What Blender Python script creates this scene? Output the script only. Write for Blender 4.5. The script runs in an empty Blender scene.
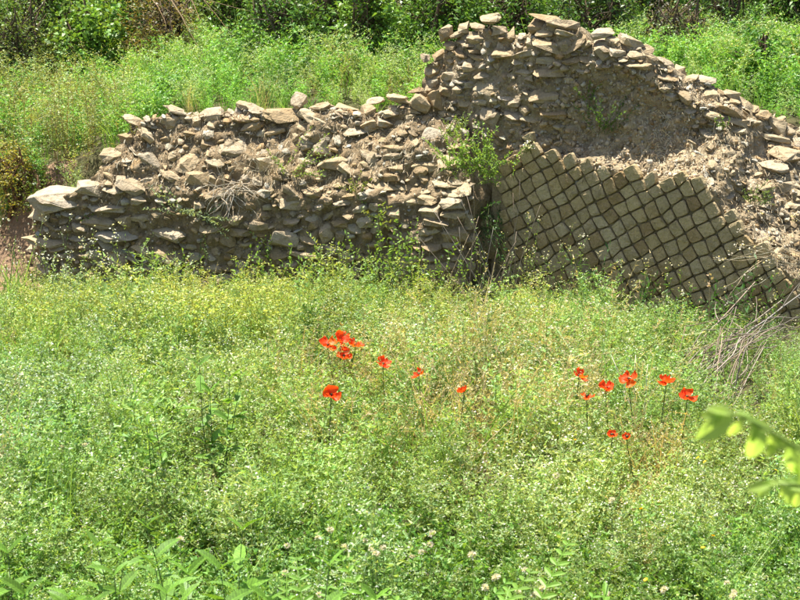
import bpy, bmesh, math, random
import numpy as np
from mathutils import Vector, Matrix, noise, Euler
from mathutils.bvhtree import BVHTree

random.seed(7)
RNG = np.random.default_rng(7)
scene = bpy.context.scene
COL = scene.collection
R = math.radians

# ------------------------------------------------------------------ camera
CAM_Z = 2.2
PITCH = R(13.6)
FPX = 1493.0                      # focal length in pixels of an 800 px wide picture
cam_d = bpy.data.cameras.new('camera')
cam_d.sensor_width = 36.0
cam_d.lens = 36.0 * FPX / 800.0
cam_d.clip_end = 600.0
cam_d.clip_start = 0.05
cam_d.dof.use_dof = True
cam_d.dof.focus_distance = 8.3
cam_d.dof.aperture_fstop = 13.0
cam = bpy.data.objects.new('camera', cam_d)
cam.location = (0, 0, CAM_Z)
cam.rotation_euler = (R(90) - PITCH, 0, 0)
COL.objects.link(cam)
scene.camera = cam

# ------------------------------------------------------------------ sky and sun
SUN_DIR = Vector((-0.20, 0.21, 0.95)).normalized()      # towards the sun: high, behind the wall
SUN_EL = math.asin(SUN_DIR.z)
SUN_AZ = math.atan2(SUN_DIR.x, SUN_DIR.y)
world = bpy.data.worlds.new('World')
scene.world = world
world.use_nodes = True
wn = world.node_tree.nodes
wn.clear()
w_out = wn.new('ShaderNodeOutputWorld')
w_bg = wn.new('ShaderNodeBackground')
w_sky = wn.new('ShaderNodeTexSky')
w_sky.sky_type = 'NISHITA'
w_sky.sun_disc = False
w_sky.sun_elevation = SUN_EL
w_sky.sun_rotation = SUN_AZ
w_sky.air_density = 1.0
w_sky.dust_density = 2.0
w_sky.ozone_density = 0.6
w_bg.inputs['Strength'].default_value = 0.075
world.node_tree.links.new(w_sky.outputs[0], w_bg.inputs['Color'])
world.node_tree.links.new(w_bg.outputs[0], w_out.inputs['Surface'])

sun_d = bpy.data.lights.new('sun', 'SUN')
sun_d.energy = 5.0
sun_d.angle = R(0.5)
sun_d.color = (1.0, 0.955, 0.87)
sun = bpy.data.objects.new('sun', sun_d)
sun.rotation_euler = (-SUN_DIR).to_track_quat('-Z', 'Y').to_euler()
sun.location = (0, 0, 30)
COL.objects.link(sun)

scene.view_settings.view_transform = 'Standard'
scene.view_settings.look = 'None'
scene.view_settings.gamma = 1.0
scene.view_settings.exposure = 1.53
scene.view_settings.use_curve_mapping = False

# ------------------------------------------------------------------ geometry helpers
CP, SP = math.cos(PITCH), math.sin(PITCH)
def ray(px, py):
    k, h = (300 - py) / FPX, (px - 400) / FPX
    return Vector((h, CP + k * SP, -SP + k * CP)).normalized()
def z_at(Y, py):
    """height of the point at forward distance Y that is seen in row py"""
    k = (300 - py) / FPX
    return CAM_Z + (k * Y * CP - Y * SP) / (CP + k * SP)
def px_of(X, Y, Z):
    h = Z - CAM_Z
    d = Y * CP - h * SP
    return 400 + FPX * X / d, 300 - FPX * (Y * SP + h * CP) / d
def on_z(px, py, z):
    d = ray(px, py)
    return Vector((0, 0, CAM_Z)) + d * ((z - CAM_Z) / d.z)
def at_y(px, py, Y):
    d = ray(px, py)
    return Vector((0, 0, CAM_Z)) + d * (Y / d.y)
def lerp_tab(tab, x):
    if x <= tab[0][0]: return tab[0][1]
    for (a, b), (c, d) in zip(tab, tab[1:]):
        if x <= c: return b + (d - b) * (x - a) / (c - a)
    return tab[-1][1]
def sstep(a, b, x):
    t = min(1.0, max(0.0, (x - a) / (b - a)))
    return t * t * (3 - 2 * t)
def fbm(x, y, z, o=4):
    return noise.fractal(Vector((x, y, z)), 0.9, 2.1, o)

def mesh_obj(name, mesh, mat, parent=None):
    o = bpy.data.objects.new(name, mesh)
    if mat is not None and not mesh.materials:
        mesh.materials.append(mat)
    COL.objects.link(o)
    if parent is not None: o.parent = parent
    return o
def tag(o, label=None, cat=None, group=None, kind=None):
    if label: o['label'] = label
    if cat: o['category'] = cat
    if group: o['group'] = group
    if kind: o['kind'] = kind
    return o
def empty(name, loc, label, cat, group=None):
    o = bpy.data.objects.new(name, None)
    o.empty_display_size = 0.05
    o.location = loc
    COL.objects.link(o)
    return tag(o, label, cat, group)

def quads_mesh(name, V, F, C=None, smooth=False):
    V = np.ascontiguousarray(V, dtype=np.float32); F = np.ascontiguousarray(F, dtype=np.int32)
    m = bpy.data.meshes.new(name)
    m.vertices.add(len(V)); m.vertices.foreach_set('co', V.ravel())
    n = F.shape[1]
    m.loops.add(F.size); m.loops.foreach_set('vertex_index', F.ravel())
    m.polygons.add(len(F))
    m.polygons.foreach_set('loop_start', np.arange(0, F.size, n, dtype=np.int32))
    if C is not None:
        a = m.color_attributes.new('Col', 'FLOAT_COLOR', 'POINT')
        c4 = np.ones((len(V), 4), dtype=np.float32); c4[:, :3] = C
        a.data.foreach_set('color', c4.ravel())
    m.update(calc_edges=True)
    if smooth: m.polygons.foreach_set('use_smooth', np.ones(len(F), dtype=bool))
    return m

class QB:
    """collects quads with a colour for every vertex"""
    def __init__(s): s.V = []; s.F = []; s.C = []
    def quad(s, a, b, c, d, col):
        n = len(s.V)
        s.V += [tuple(a), tuple(b), tuple(c), tuple(d)]; s.C += [col] * 4; s.F.append((n, n + 1, n + 2, n + 3))
    def leaf(s, p, d, nrm, L, W, col, droop=0.0):
        side = d.cross(nrm)
        if side.length < 1e-4: side = d.orthogonal()
        side.normalize(); up = side.cross(d).normalized()
        m = p + d * (L * 0.42) + up * (W * 0.22)
        s.quad(p, m + side * (W / 2), p + d * L - Vector((0, 0, droop * L)), m - side * (W / 2), col)
    def bigleaf(s, p, d, nrm, L, W, col, droop=0.25, n=4, teeth=0.0):
        """a leaf of two rows of quads along a drooping midrib"""
        side = d.cross(nrm)
        if side.length < 1e-4: side = d.orthogonal()
        side.normalize(); up = side.cross(d).normalized()
        rows = []
        for i in range(n + 1):
            t = i / n
            c = p + d * (L * t) - Vector((0, 0, droop * L * t * t))
            w = W * 0.5 * (math.sin(math.pi * min(1, t * 0.93 + 0.05)) ** 0.8) * (1.0 + teeth * (1 if i % 2 else -1))
            if i == n: w = 0.0005
            rows.append((c + side * w + up * (w * 0.35), c, c - side * w + up * (w * 0.35)))
        for a, b in zip(rows, rows[1:]):
            s.quad(a[0], a[1], b[1], b[0], col); s.quad(a[1], a[2], b[2], b[1], col)
    def strip(s, p, q, w, col):
        d = (q - p)
        side = d.cross(Vector((0.31, 0.95, 0.1)))
        if side.length < 1e-6: side = Vector((1, 0, 0))
        side = side.normalized() * (w / 2)
        s.quad(p - side, p + side, q + side * 0.8, q - side * 0.8, col)
    def tube(s, pts, radii, col, n=5):
        rings = []
        for i, p in enumerate(pts):
            d = (pts[min(i + 1, len(pts) - 1)] - pts[max(i - 1, 0)]).normalized()
            a = d.orthogonal().normalized() if not rings else (prev - d * prev.dot(d)).normalized()
            prev = a
            b = d.cross(a)
            base = len(s.V)
            for k in range(n):
                th = 2 * math.pi * k / n
                s.V.append(tuple(p + (a * math.cos(th) + b * math.sin(th)) * radii[i])); s.C.append(col)
            rings.append(base)
        for r0, r1 in zip(rings, rings[1:]):
            for k in range(n):
                k2 = (k + 1) % n
                s.F.append((r0 + k, r0 + k2, r1 + k2, r1 + k))
        s.F.append((rings[-1], rings[-1] + 1, rings[-1] + 2, rings[-1] + 3))
    def arrays(s):
        return np.array(s.V, np.float32), np.array(s.F, np.int32), np.array(s.C, np.float32)
    def mesh(s, name, smooth=False):
        return quads_mesh(name, *s.arrays(), smooth=smooth)

def vary(c, amt=0.18):
    k = 1 + random.uniform(-amt, amt); g = random.uniform(-amt, amt) * 0.5
    return (max(0, c[0] * k * (1 + g)), max(0, c[1] * k), max(0, c[2] * k * (1 - g)))
def rdir(zmin=-1.0, zmax=1.0):
    z = random.uniform(zmin, zmax); a = random.uniform(0, 2 * math.pi); r = math.sqrt(max(0, 1 - z * z))
    return Vector((r * math.cos(a), r * math.sin(a), z))

# ------------------------------------------------------------------ materials
def new_mat(name):
    m = bpy.data.materials.new(name); m.use_nodes = True
    nt = m.node_tree; nt.nodes.clear()
    return m, nt, nt.nodes, nt.links
def N(nodes, t, **kw):
    n = nodes.new(t)
    for k, v in kw.items(): setattr(n, k, v)
    return n

def leaf_mat(name, trans=0.42, rough=0.46, spec=0.34, tint=(1.25, 1.15, 0.55)):
    m, nt, nd, lk = new_mat(name)
    out = N(nd, 'ShaderNodeOutputMaterial'); at = N(nd, 'ShaderNodeAttribute', attribute_name='Col')
    p = N(nd, 'ShaderNodeBsdfPrincipled'); p.inputs['Roughness'].default_value = rough
    p.inputs['Specular IOR Level'].default_value = spec
    tr = N(nd, 'ShaderNodeBsdfTranslucent'); mx = N(nd, 'ShaderNodeMixShader'); mx.inputs[0].default_value = trans
    mul = N(nd, 'ShaderNodeMix', data_type='RGBA', blend_type='MULTIPLY'); mul.inputs[0].default_value = 1.0
    mul.inputs[7].default_value = (*tint, 1)
    lk.new(at.outputs['Color'], p.inputs['Base Color']); lk.new(at.outputs['Color'], mul.inputs[6])
    lk.new(mul.outputs[2], tr.inputs['Color'])
    lk.new(p.outputs[0], mx.inputs[1]); lk.new(tr.outputs[0], mx.inputs[2]); lk.new(mx.outputs[0], out.inputs['Surface'])
    return m
def col_mat(name, rough=0.8):
    m, nt, nd, lk = new_mat(name)
    out = N(nd, 'ShaderNodeOutputMaterial'); at = N(nd, 'ShaderNodeAttribute', attribute_name='Col')
    p = N(nd, 'ShaderNodeBsdfPrincipled'); p.inputs['Roughness'].default_value = rough
    p.inputs['Specular IOR Level'].default_value = 0.2
    lk.new(at.outputs['Color'], p.inputs['Base Color']); lk.new(p.outputs[0], out.inputs['Surface'])
    return m

def rock_mat(name, cols, scale=1.0, bump=0.6, per_object=True, stain=(0.16, 0.12, 0.06), fine=90.0, pos=None, attr=False):
    """mineral surface: mottled colour, lichen and soil stains, grain; 'cols' are mixed by the object's own random number"""
    m, nt, nd, lk = new_mat(name)
    out = N(nd, 'ShaderNodeOutputMaterial'); p = N(nd, 'ShaderNodeBsdfPrincipled')
    p.inputs['Roughness'].default_value = 0.92; p.inputs['Specular IOR Level'].default_value = 0.15
    geo = N(nd, 'ShaderNodeNewGeometry')
    ramp = N(nd, 'ShaderNodeValToRGB'); ramp.color_ramp.interpolation = 'LINEAR'
    el = ramp.color_ramp.elements
    while len(el) < len(cols): el.new(0.5)
    for i, c in enumerate(cols):
        el[i].position = (pos[i] if pos else i / (len(cols) - 1)); el[i].color = (*c, 1)
    n1 = N(nd, 'ShaderNodeTexNoise'); n1.inputs['Scale'].default_value = 5.0 * scale; n1.inputs['Detail'].default_value = 6
    n1.inputs['Roughness'].default_value = 0.62
    lk.new(geo.outputs['Position'], n1.inputs['Vector'])
    if per_object:
        oi = N(nd, 'ShaderNodeObjectInfo')
        mr = N(nd, 'ShaderNodeMath', operation='MULTIPLY_ADD'); mr.inputs[1].default_value = 0.55; mr.inputs[2].default_value = -0.27
        lk.new(n1.outputs['Fac'], mr.inputs[0])
        ad = N(nd, 'ShaderNodeMath', operation='ADD', use_clamp=True)
        lk.new(mr.outputs[0], ad.inputs[0]); lk.new(oi.outputs['Random'], ad.inputs[1]); lk.new(ad.outputs[0], ramp.inputs[0])
    else:
        mr = N(nd, 'ShaderNodeMapRange'); mr.inputs[1].default_value = 0.28; mr.inputs[2].default_value = 0.72
        lk.new(n1.outputs['Fac'], mr.inputs[0]); lk.new(mr.outputs[0], ramp.inputs[0])
    n2 = N(nd, 'ShaderNodeTexNoise'); n2.inputs['Scale'].default_value = fine; n2.inputs['Detail'].default_value = 5
    n2.inputs['Roughness'].default_value = 0.7
    lk.new(geo.outputs['Position'], n2.inputs['Vector'])
    n3 = N(nd, 'ShaderNodeTexNoise'); n3.inputs['Scale'].default_value = 24.0; n3.inputs['Detail'].default_value = 7
    lk.new(geo.outputs['Position'], n3.inputs['Vector'])
    gr = N(nd, 'ShaderNodeMapRange'); gr.inputs[1].default_value = 0.3; gr.inputs[2].default_value = 0.75
    gr.inputs[3].default_value = 0.72; gr.inputs[4].default_value = 1.22
    lk.new(n2.outputs['Fac'], gr.inputs[0])
    mul = N(nd, 'ShaderNodeMix', data_type='RGBA', blend_type='MULTIPLY'); mul.inputs[0].default_value = 1.0
    base = ramp.outputs[0]
    if attr: base = N(nd, 'ShaderNodeAttribute', attribute_name='Col').outputs['Color']
    lk.new(base, mul.inputs[6]); lk.new(gr.outputs[0], mul.inputs[7])
    sm = N(nd, 'ShaderNodeMapRange'); sm.inputs[1].default_value = 0.52; sm.inputs[2].default_value = 0.70
    sm.inputs[4].default_value = 0.55
    lk.new(n3.outputs['Fac'], sm.inputs[0])
    mx = N(nd, 'ShaderNodeMix', data_type='RGBA'); mx.inputs[7].default_value = (*stain, 1)
    lk.new(sm.outputs[0], mx.inputs[0]); lk.new(mul.outputs[2], mx.inputs[6])
    lk.new(mx.outputs[2], p.inputs['Base Color'])
    b1 = N(nd, 'ShaderNodeBump'); b1.inputs['Strength'].default_value = bump; b1.inputs['Distance'].default_value = 0.03
    b2 = N(nd, 'ShaderNodeBump'); b2.inputs['Strength'].default_value = bump; b2.inputs['Distance'].default_value = 0.009
    lk.new(n3.outputs['Fac'], b1.inputs['Height']); lk.new(n2.outputs['Fac'], b2.inputs['Height'])
    lk.new(b1.outputs[0], b2.inputs['Normal']); lk.new(b2.outputs[0], p.inputs['Normal'])
    lk.new(p.outputs[0], out.inputs['Surface'])
    return m

M_LEAF = leaf_mat('weed_leaf')
M_SHRUB = leaf_mat('shrub_leaf', trans=0.34, rough=0.45, spec=0.35)
M_DRY = col_mat('dry_stem', 0.7)
M_BARK = col_mat('bark', 0.9)
M_STONE = rock_mat('rubble_stone', [(0.39, 0.335, 0.25), (0.35, 0.265, 0.155), (0.43, 0.345, 0.22), (0.30, 0.215, 0.115), (0.38, 0.315, 0.22)], stain=(0.20, 0.15, 0.08))
M_SMALL = rock_mat('small_rubble', [(0.3, 0.25, 0.18), (0.35, 0.3, 0.2)], per_object=False, attr=True, stain=(0.20, 0.15, 0.08))
M_CORE = rock_mat('earth_mortar', [(0.13, 0.085, 0.042), (0.31, 0.235, 0.14), (0.21, 0.15, 0.082), (0.36, 0.285, 0.185)], scale=1.2, bump=1.0, per_object=False, stain=(0.15, 0.11, 0.06), fine=70)
M_MORTAR = rock_mat('pebbly_mortar', [(0.18, 0.12, 0.06), (0.37, 0.295, 0.185), (0.29, 0.225, 0.135), (0.42, 0.345, 0.235)], scale=1.0, bump=1.0, per_object=False, stain=(0.13, 0.09, 0.05), fine=55)
M_BLOCK = rock_mat('tufa_block', [(0.29, 0.20, 0.098), (0.44, 0.33, 0.17), (0.48, 0.375, 0.205), (0.40, 0.31, 0.175), (0.49, 0.395, 0.235)], bump=0.8, stain=(0.19, 0.15, 0.075), fine=110)
M_GROUND = rock_mat('meadow_soil', [(0.05, 0.05, 0.02), (0.085, 0.075, 0.035), (0.06, 0.07, 0.02)], scale=0.6, bump=1.0, per_object=False, stain=(0.04, 0.05, 0.015), fine=40)
M_SOIL = rock_mat('crumbly_soil', [(0.15, 0.09, 0.05), (0.25, 0.165, 0.10), (0.19, 0.125, 0.075)], scale=2, bump=1.0, per_object=False, stain=(0.22, 0.14, 0.08), fine=60)

# ------------------------------------------------------------------ terrain
def wall_y(x):
    if x < 0.5: return 9.05 + min(0.5 - x, 3.4) * 0.133
    return max(9.45 - (x - 0.5) * 0.673, 7.9)
ZB = [(-6, 0.75), (-2.9, 0.62), (-2.3, 0.66), (-1.75, 0.88), (-1.2, 0.96), (0.3, 1.02), (1.0, 1.05), (1.7, 1.05), (2.2, 0.95), (3.0, 0.85), (6, 0.8)]
def ground_z(x, y):
    u = 0.05 * fbm(x * 0.5, y * 0.5, 1.3, 3)
    yw = wall_y(x)
    wdt = 0.6 + 0.45 * sstep(1.5, 2.3, x) + 0.5 * sstep(-2.4, -2.9, x)
    t = sstep(yw + 0.15, yw + 0.15 + wdt, y)
    zb = lerp_tab(ZB, x)
    d = max(0.0, y - (yw + 0.4))
    rise = 0.11 * d + 0.26 * max(0.0, y - 12.6)
    rise = rise if rise < 8 else 8 + (rise - 8) * 0.1
    return u + t * (zb + rise)
def axis(lo, hi, step, far_lo, far_hi, g=1.25):
    a = list(np.arange(lo, hi + 1e-6, step))
    s, v = step, hi
    while v < far_hi: s *= g; v += s; a.append(v)
    s, v = step, lo
    while v > far_lo: s *= g; v -= s; a.insert(0, v)
    return a
gx = axis(-6.5, 6.5, 0.12, -160, 160); gy = axis(0.0, 16.0, 0.12, -90, 220)
GV = [(x, y, ground_z(x, y)) for y in gy for x in gx]
nx = len(gx)
GF = [(j * nx + i, j * nx + i + 1, (j + 1) * nx + i + 1, (j + 1) * nx + i) for j in range(len(gy) - 1) for i in range(nx - 1)]
ground = mesh_obj('ground', quads_mesh('ground', GV, GF, smooth=True), M_GROUND)
tag(ground, 'sloping meadow ground with a bank rising behind the ruined wall', kind='structure')

# bare reddish soil where the bank breaks off at the left end of the wall
sx = np.arange(-3.7, -2.18, 0.03); sy = np.arange(9.25, 10.35, 0.03)
SV = []
for y in sy:
    for x in sx:
        ed = min(1.0, (x + 3.7) * 4, (-2.2 - x) * 8, (y - 9.25) * 6, (10.35 - y) * 6)
        SV.append((x, y, ground_z(x, y) + 0.06 * ed - 0.02 + 0.05 * ed * (fbm(x * 5, y * 5, 2, 4) * .6 + noise.noise(Vector((x * 16, y * 16, 0))) * .5)))
ns = len(sx)
SF = [(j * ns + i, j * ns + i + 1, (j + 1) * ns + i + 1, (j + 1) * ns + i) for j in range(len(sy) - 1) for i in range(ns - 1)]
tag(mesh_obj('soil_bank', quads_mesh('soil_bank', SV, SF), M_SOIL), 'bare reddish soil breaking off beside the rubble wall', kind='structure')

# ------------------------------------------------------------------ wall cores
# each wall is a skin over (s along the wall, profile): up the face, over the top, down the back
def wall_skin(name, A, B, s_list, top_fn, off_fn, rough_fn, nface=64, thick=0.55, back=0.55, drop=0.08):
    A = Vector(A); B = Vector(B)
    dr = (B - A).normalized(); nr = Vector((dr.y, -dr.x))      # outward, towards the meadow
    if nr.y > 0: nr = -nr
    V = []; cols = 0
    for s in s_list:
        b = A + dr * s
        zt, extra = top_fn(s, b)
        prof = []
        zlo = -0.15; th = thick(s) if callable(thick) else thick
        for i in range(nface + 1):
            z = zlo + (zt - zlo) * i / nface
            prof.append((off_fn(s, z, zt, extra), z))
        o0 = prof[-1][0]
        for i in range(1, 13):
            t = i / 12
            prof.append((o0 - th * t, zt - drop * t * t - 0.02 * t))
        for i in range(1, 9):
            t = i / 8
            prof.append((o0 - th - 0.12 * t, zt - 0.02 - drop - back * t))
        cols = len(prof)
        for (o, z) in prof:
            P = b + nr * o
            q = Vector((P.x, P.y, z))
            a = rough_fn(s, z, zt, extra)
            n1 = fbm(q.x * 3.1, q.y * 3.1, q.z * 3.6, 5); n2 = noise.noise(q * 15.0); n3 = noise.noise(q * 34.0)
            dd = a * (n1 * 0.55 + n2 * 0.33 + n3 * 0.22 - 0.25)
            V.append((q.x + nr.x * dd, q.y + nr.y * dd, q.z + dd * 0.5 * (1 if z > zlo + 0.05 else 0)))
    F = []
    ns = len(s_list)
    for i in range(ns - 1):
        for j in range(cols - 1):
            a = i * cols + j
            F.append((a, a + cols, a + cols + 1, a + 1))
    # close both ends with a fan of thin quads between face and back
    for base in (0, (ns - 1) * cols):
        h = cols // 2
        for j in range(h - 1):
            F.append((base + j, base + j + 1, base + cols - 2 - j, base + cols - 1 - j))
    return quads_mesh(name, V, F, smooth=False), dr, nr

# rubble wall: left, battered
LA, LB = (-2.50, 9.449), (0.56, 9.045)
L_TOP = [(10, 214), (25, 200), (60, 194), (80, 184), (97, 166), (112, 142), (126, 124), (140, 120), (165, 114), (200, 114), (240, 110), (262, 114), (300, 110), (340, 112), (372, 110), (396, 103), (420, 96), (440, 96), (452, 108), (475, 135), (500, 175)]
def l_set(zt): return 0.05 + 0.12 * min(zt, 0.62) + 0.85 * max(0.0, zt - 0.62)
def l_top(s, b):
    z = 0.9
    for _ in range(6):
        Y = b.y + l_set(z); z = z_at(Y, lerp_tab(L_TOP, px_of(b.x, Y, z)[0]))
    return z, 0
def l_off(s, z, zt, e):
    o = -0.05 if z > 0.3 else -0.05 + 0.05 * (0.3 - z)
    o -= 0.12 * min(max(z, 0), 0.62) + 0.85 * max(0.0, z - 0.62)
    e0 = l_len - 0.26 + 0.10 * noise.noise(Vector((z * 4, 3, 1)))
    o -= 0.42 * max(0.0, (s - e0) / 0.26) ** 1.6
    o -= 0.25 * max(0.0, (0.16 - s) / 0.16) ** 1.5
    return o
l_len = (Vector(LB) - Vector(LA)).length
l_mesh, l_dir, l_nrm = wall_skin('rubble_core', LA, LB, np.linspace(0, l_len, 170), l_top, l_off, lambda s, z, zt, e: 0.09 * min(1, 0.35 + min(s, l_len - s) * 6))
rubble_wall = empty('rubble_wall', (LA[0] * 0.5 + LB[0] * 0.5, 9.2, 0), 'low ruined wall of rough flat stones in earthy mortar, weeds at its foot', 'ruined wall')
def adopt(o, parent):
    o.parent = parent
    o.matrix_parent_inverse = Matrix.Translation(-parent.location)
    return o
l_core = adopt(mesh_obj('core', l_mesh, M_CORE), rubble_wall)

# wall faced with a diamond net of blocks: right, angled, its right end nearer
RA = Vector((0.69, 9.35)); RB = Vector((2.25, 8.30))
rdr = (RB - RA).normalized()
R0 = RA - rdr * 0.72; R1 = RA + rdr * 2.55
R_TOP = [(410, 70), (424, 62), (436, 56), (442, 42), (452, 33), (470, 29), (490, 25), (505, 32), (520, 30), (532, 24), (545, 21), (575, 25), (582, 43), (600, 40), (630, 44), (652, 58), (668, 70), (700, 86), (724, 97), (745, 115), (775, 130), (800, 144), (860, 180), (930, 250)]
R_NET = [(480, 172), (500, 165), (520, 146), (545, 156), (575, 160), (600, 167), (630, 175), (650, 182), (672, 174), (700, 183), (716, 193), (725, 213), (745, 230), (765, 252), (785, 272), (810, 288), (860, 305), (930, 330)]
R_SET = [(420, 0.10), (560, 0.12), (640, 0.22), (700, 0.48), (760, 0.78), (800, 0.92), (930, 1.0)]
R_CONC = [(540, 0.0), (575, 0.15), (660, 0.16), (710, 0.06), (760, 0.0)]
rnr = Vector((rdr.y, -rdr.x)); rnr = -rnr if rnr.y > 0 else rnr
def r_top(s, b):
    z = 1.3; px = 500
    for _ in range(7):
        px = px_of(b.x, b.y + lerp_tab(R_SET, px), z)[0]
        st = lerp_tab(R_SET, px)
        P = b - rnr * st
        px = px_of(P.x, P.y, z)[0]
        z = z_at(P.y, lerp_tab(R_TOP, px))
    zr = 0.6; pxr = px
    for _ in range(6):
        pxr = px_of(b.x, b.y, zr)[0]; zr = z_at(b.y, lerp_tab(R_NET, pxr))
    z = max(z, 0.12); zr = min(zr, z - 0.06)
    return z, (px, zr, lerp_tab(R_SET, px), lerp_tab(R_CONC, pxr))
def r_off(s, z, zt, e):
    px, zr, st, conc = e
    if z < zr: return -0.010
    t = (z - zr) / (zt - zr)
    return -0.02 * min(1, t * 12) - st * t ** (1.0 + 0.6 * (conc > 0.05)) - conc * math.sin(math.pi * min(1, t / 0.8)) ** 0.8
def r_rough(s, z, zt, e):
    px, zr, st, conc = e
    return 0.012 if z < zr + 0.01 and px > 500 else (0.085 if conc > 0.05 and z < zr + 0.75 * (zt - zr) else 0.09 + 0.05 * (px > 650))
r_len = (R1 - R0).length
r_mesh, r_dir, r_nrm = wall_skin('net_wall_core', R0, R1, np.linspace(0, r_len, 180), r_top, r_off, r_rough, nface=84, thick=lambda s: 0.40 - 0.18 * sstep(1.2, 2.0, s), back=0.75, drop=0.22)
net_wall = empty('diamond_block_wall', (1.4, 8.9, 0), 'tall ruined wall faced with a diamond net of small brown tufa blocks', 'ruined wall')
r_core = adopt(mesh_obj('core', r_mesh, M_MORTAR), net_wall)

def bvh_of(*meshes):
    V = []; F = []
    for m in meshes:
        b = len(V); V += [v.co.copy() for v in m.vertices]; F += [tuple(b + k for k in p.vertices) for p in m.polygons]
    return BVHTree.FromPolygons(V, F)
BVH_L, BVH_R = bvh_of(l_mesh), bvh_of(r_mesh)
BVH_ALL = bvh_of(l_mesh, r_mesh, ground.data)
CAMP = Vector((0, 0, CAM_Z))
def hit(px, py, bvh=None):
    """point of the built surface seen at a pixel; above a crest: the crest's depth"""
    bvh = bvh or BVH_ALL
    for k in range(0, 30):
        loc, nrm, idx, dist = bvh.ray_cast(CAMP, ray(px, py + k))
        if loc is not None:
            if k: loc = at_y(px, py, loc.y)
            if nrm.dot(ray(px, py)) > 0: nrm = -nrm
            return loc, nrm
    return at_y(px, py, 9.4), Vector((0, -1, 0))

# ------------------------------------------------------------------ stones
def stone_mesh(seed, flat=False):
    rr = random.Random(seed)
    bm = bmesh.new()
    for _ in range(rr.randint(13, 20)):
        v = Vector((rr.uniform(-1, 1), rr.uniform(-1, 1), rr.uniform(-1, 1)))
        m = max(abs(v.x), abs(v.y), abs(v.z)); v = v / m * rr.uniform(0.66, 1.0)
        l = v.length; v *= (1.0 + 0.28 * (1.15 / l - 1))
        bm.verts.new(v * 0.5)
    r = bmesh.ops.convex_hull(bm, input=bm.verts)
    bmesh.ops.delete(bm, geom=[v for v in bm.verts if not v.link_faces], context='VERTS')
    bmesh.ops.dissolve_limit(bm, angle_limit=R(16), verts=bm.verts, edges=bm.edges)
    bmesh.ops.bevel(bm, geom=list(bm.edges), offset=0.022, segments=1, affect='EDGES', profile=0.6)
    bmesh.ops.triangulate(bm, faces=bm.faces)
    bmesh.ops.subdivide_edges(bm, edges=[e for e in bm.edges if e.calc_length() > 0.24], cuts=1, use_grid_fill=True)
    bmesh.ops.triangulate(bm, faces=bm.faces)
    off = Vector((seed * 3.7, 0, 0))
    for v in bm.verts:
        v.co += v.co.normalized() * (0.10 * noise.noise(v.co * 3.2 + off) + 0.07 * noise.noise(v.co * 8 + off))
    lo = [min(v.co[k] for v in bm.verts) for k in range(3)]; hi = [max(v.co[k] for v in bm.verts) for k in range(3)]
    for v in bm.verts:
        v.co = Vector([(v.co[k] - (lo[k] + hi[k]) / 2) / (hi[k] - lo[k]) for k in range(3)])
    m = bpy.data.meshes.new('stone'); bm.to_mesh(m); bm.free()
    m.materials.append(M_STONE)
    return m
STONES = [stone_mesh(11 + k) for k in range(18)]

def put_stone(parent, bvh, px, py, w, h, ang=0.0, depth=None, push=None, pitch=None, name='stone', sink=None):
    loc, nrm = hit(px, py, bvh)
    if bvh.ray_cast(CAMP, ray(px, py))[0] is None:
        w *= random.uniform(.72, .95); ang += random.gauss(0, 13)
    d = (loc - CAMP).length; ppm = FPX / d
    W, H = w / ppm, h / ppm
    D = depth or max(0.10, min(0.34, (0.6 * W + 0.6 * H) * random.uniform(.85, 1.3)))
    hn = Vector((nrm.x, nrm.y, 0))
    if hn.length < 0.2: hn = Vector((-0.1, -1, 0))
    hn = (hn.normalized() + Vector((0, -1.2, 0))).normalized()
    xa = Vector((-hn.y, hn.x, 0)); ya = -hn; za = Vector((0, 0, 1))
    M = Matrix((xa, ya, za)).transposed()
    pt = random.gauss(R(17), R(10)) if pitch is None else pitch
    rot = Matrix.Rotation(R(ang) + random.gauss(0, R(3)), 3, 'Y') @ Matrix.Rotation(pt, 3, 'X') @ Matrix.Rotation(random.gauss(0, R(14)), 3, 'Z')
    flip = random.choice((1, -1))
    # the top face tilted forward takes part of the seen height
    Hs = max(0.62 * H, H - abs(math.sin(pt + 0.17)) * D * 0.4)
    m = (M @ rot).to_4x4() @ Matrix.Diagonal((W * 1.2 * flip, D, Hs * 1.32, 1))
    m.translation = loc + ya * (D * (random.uniform(0.04, 0.26) if push is None else push))
    if sink is not None:
        sink.append((random.choice(STONES), m)); return
    o = bpy.data.objects.new(name, random.choice(STONES))
    COL.objects.link(o)
    o.parent = parent
    o.matrix_local = Matrix.Translation(-parent.location) @ m
    return o

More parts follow.
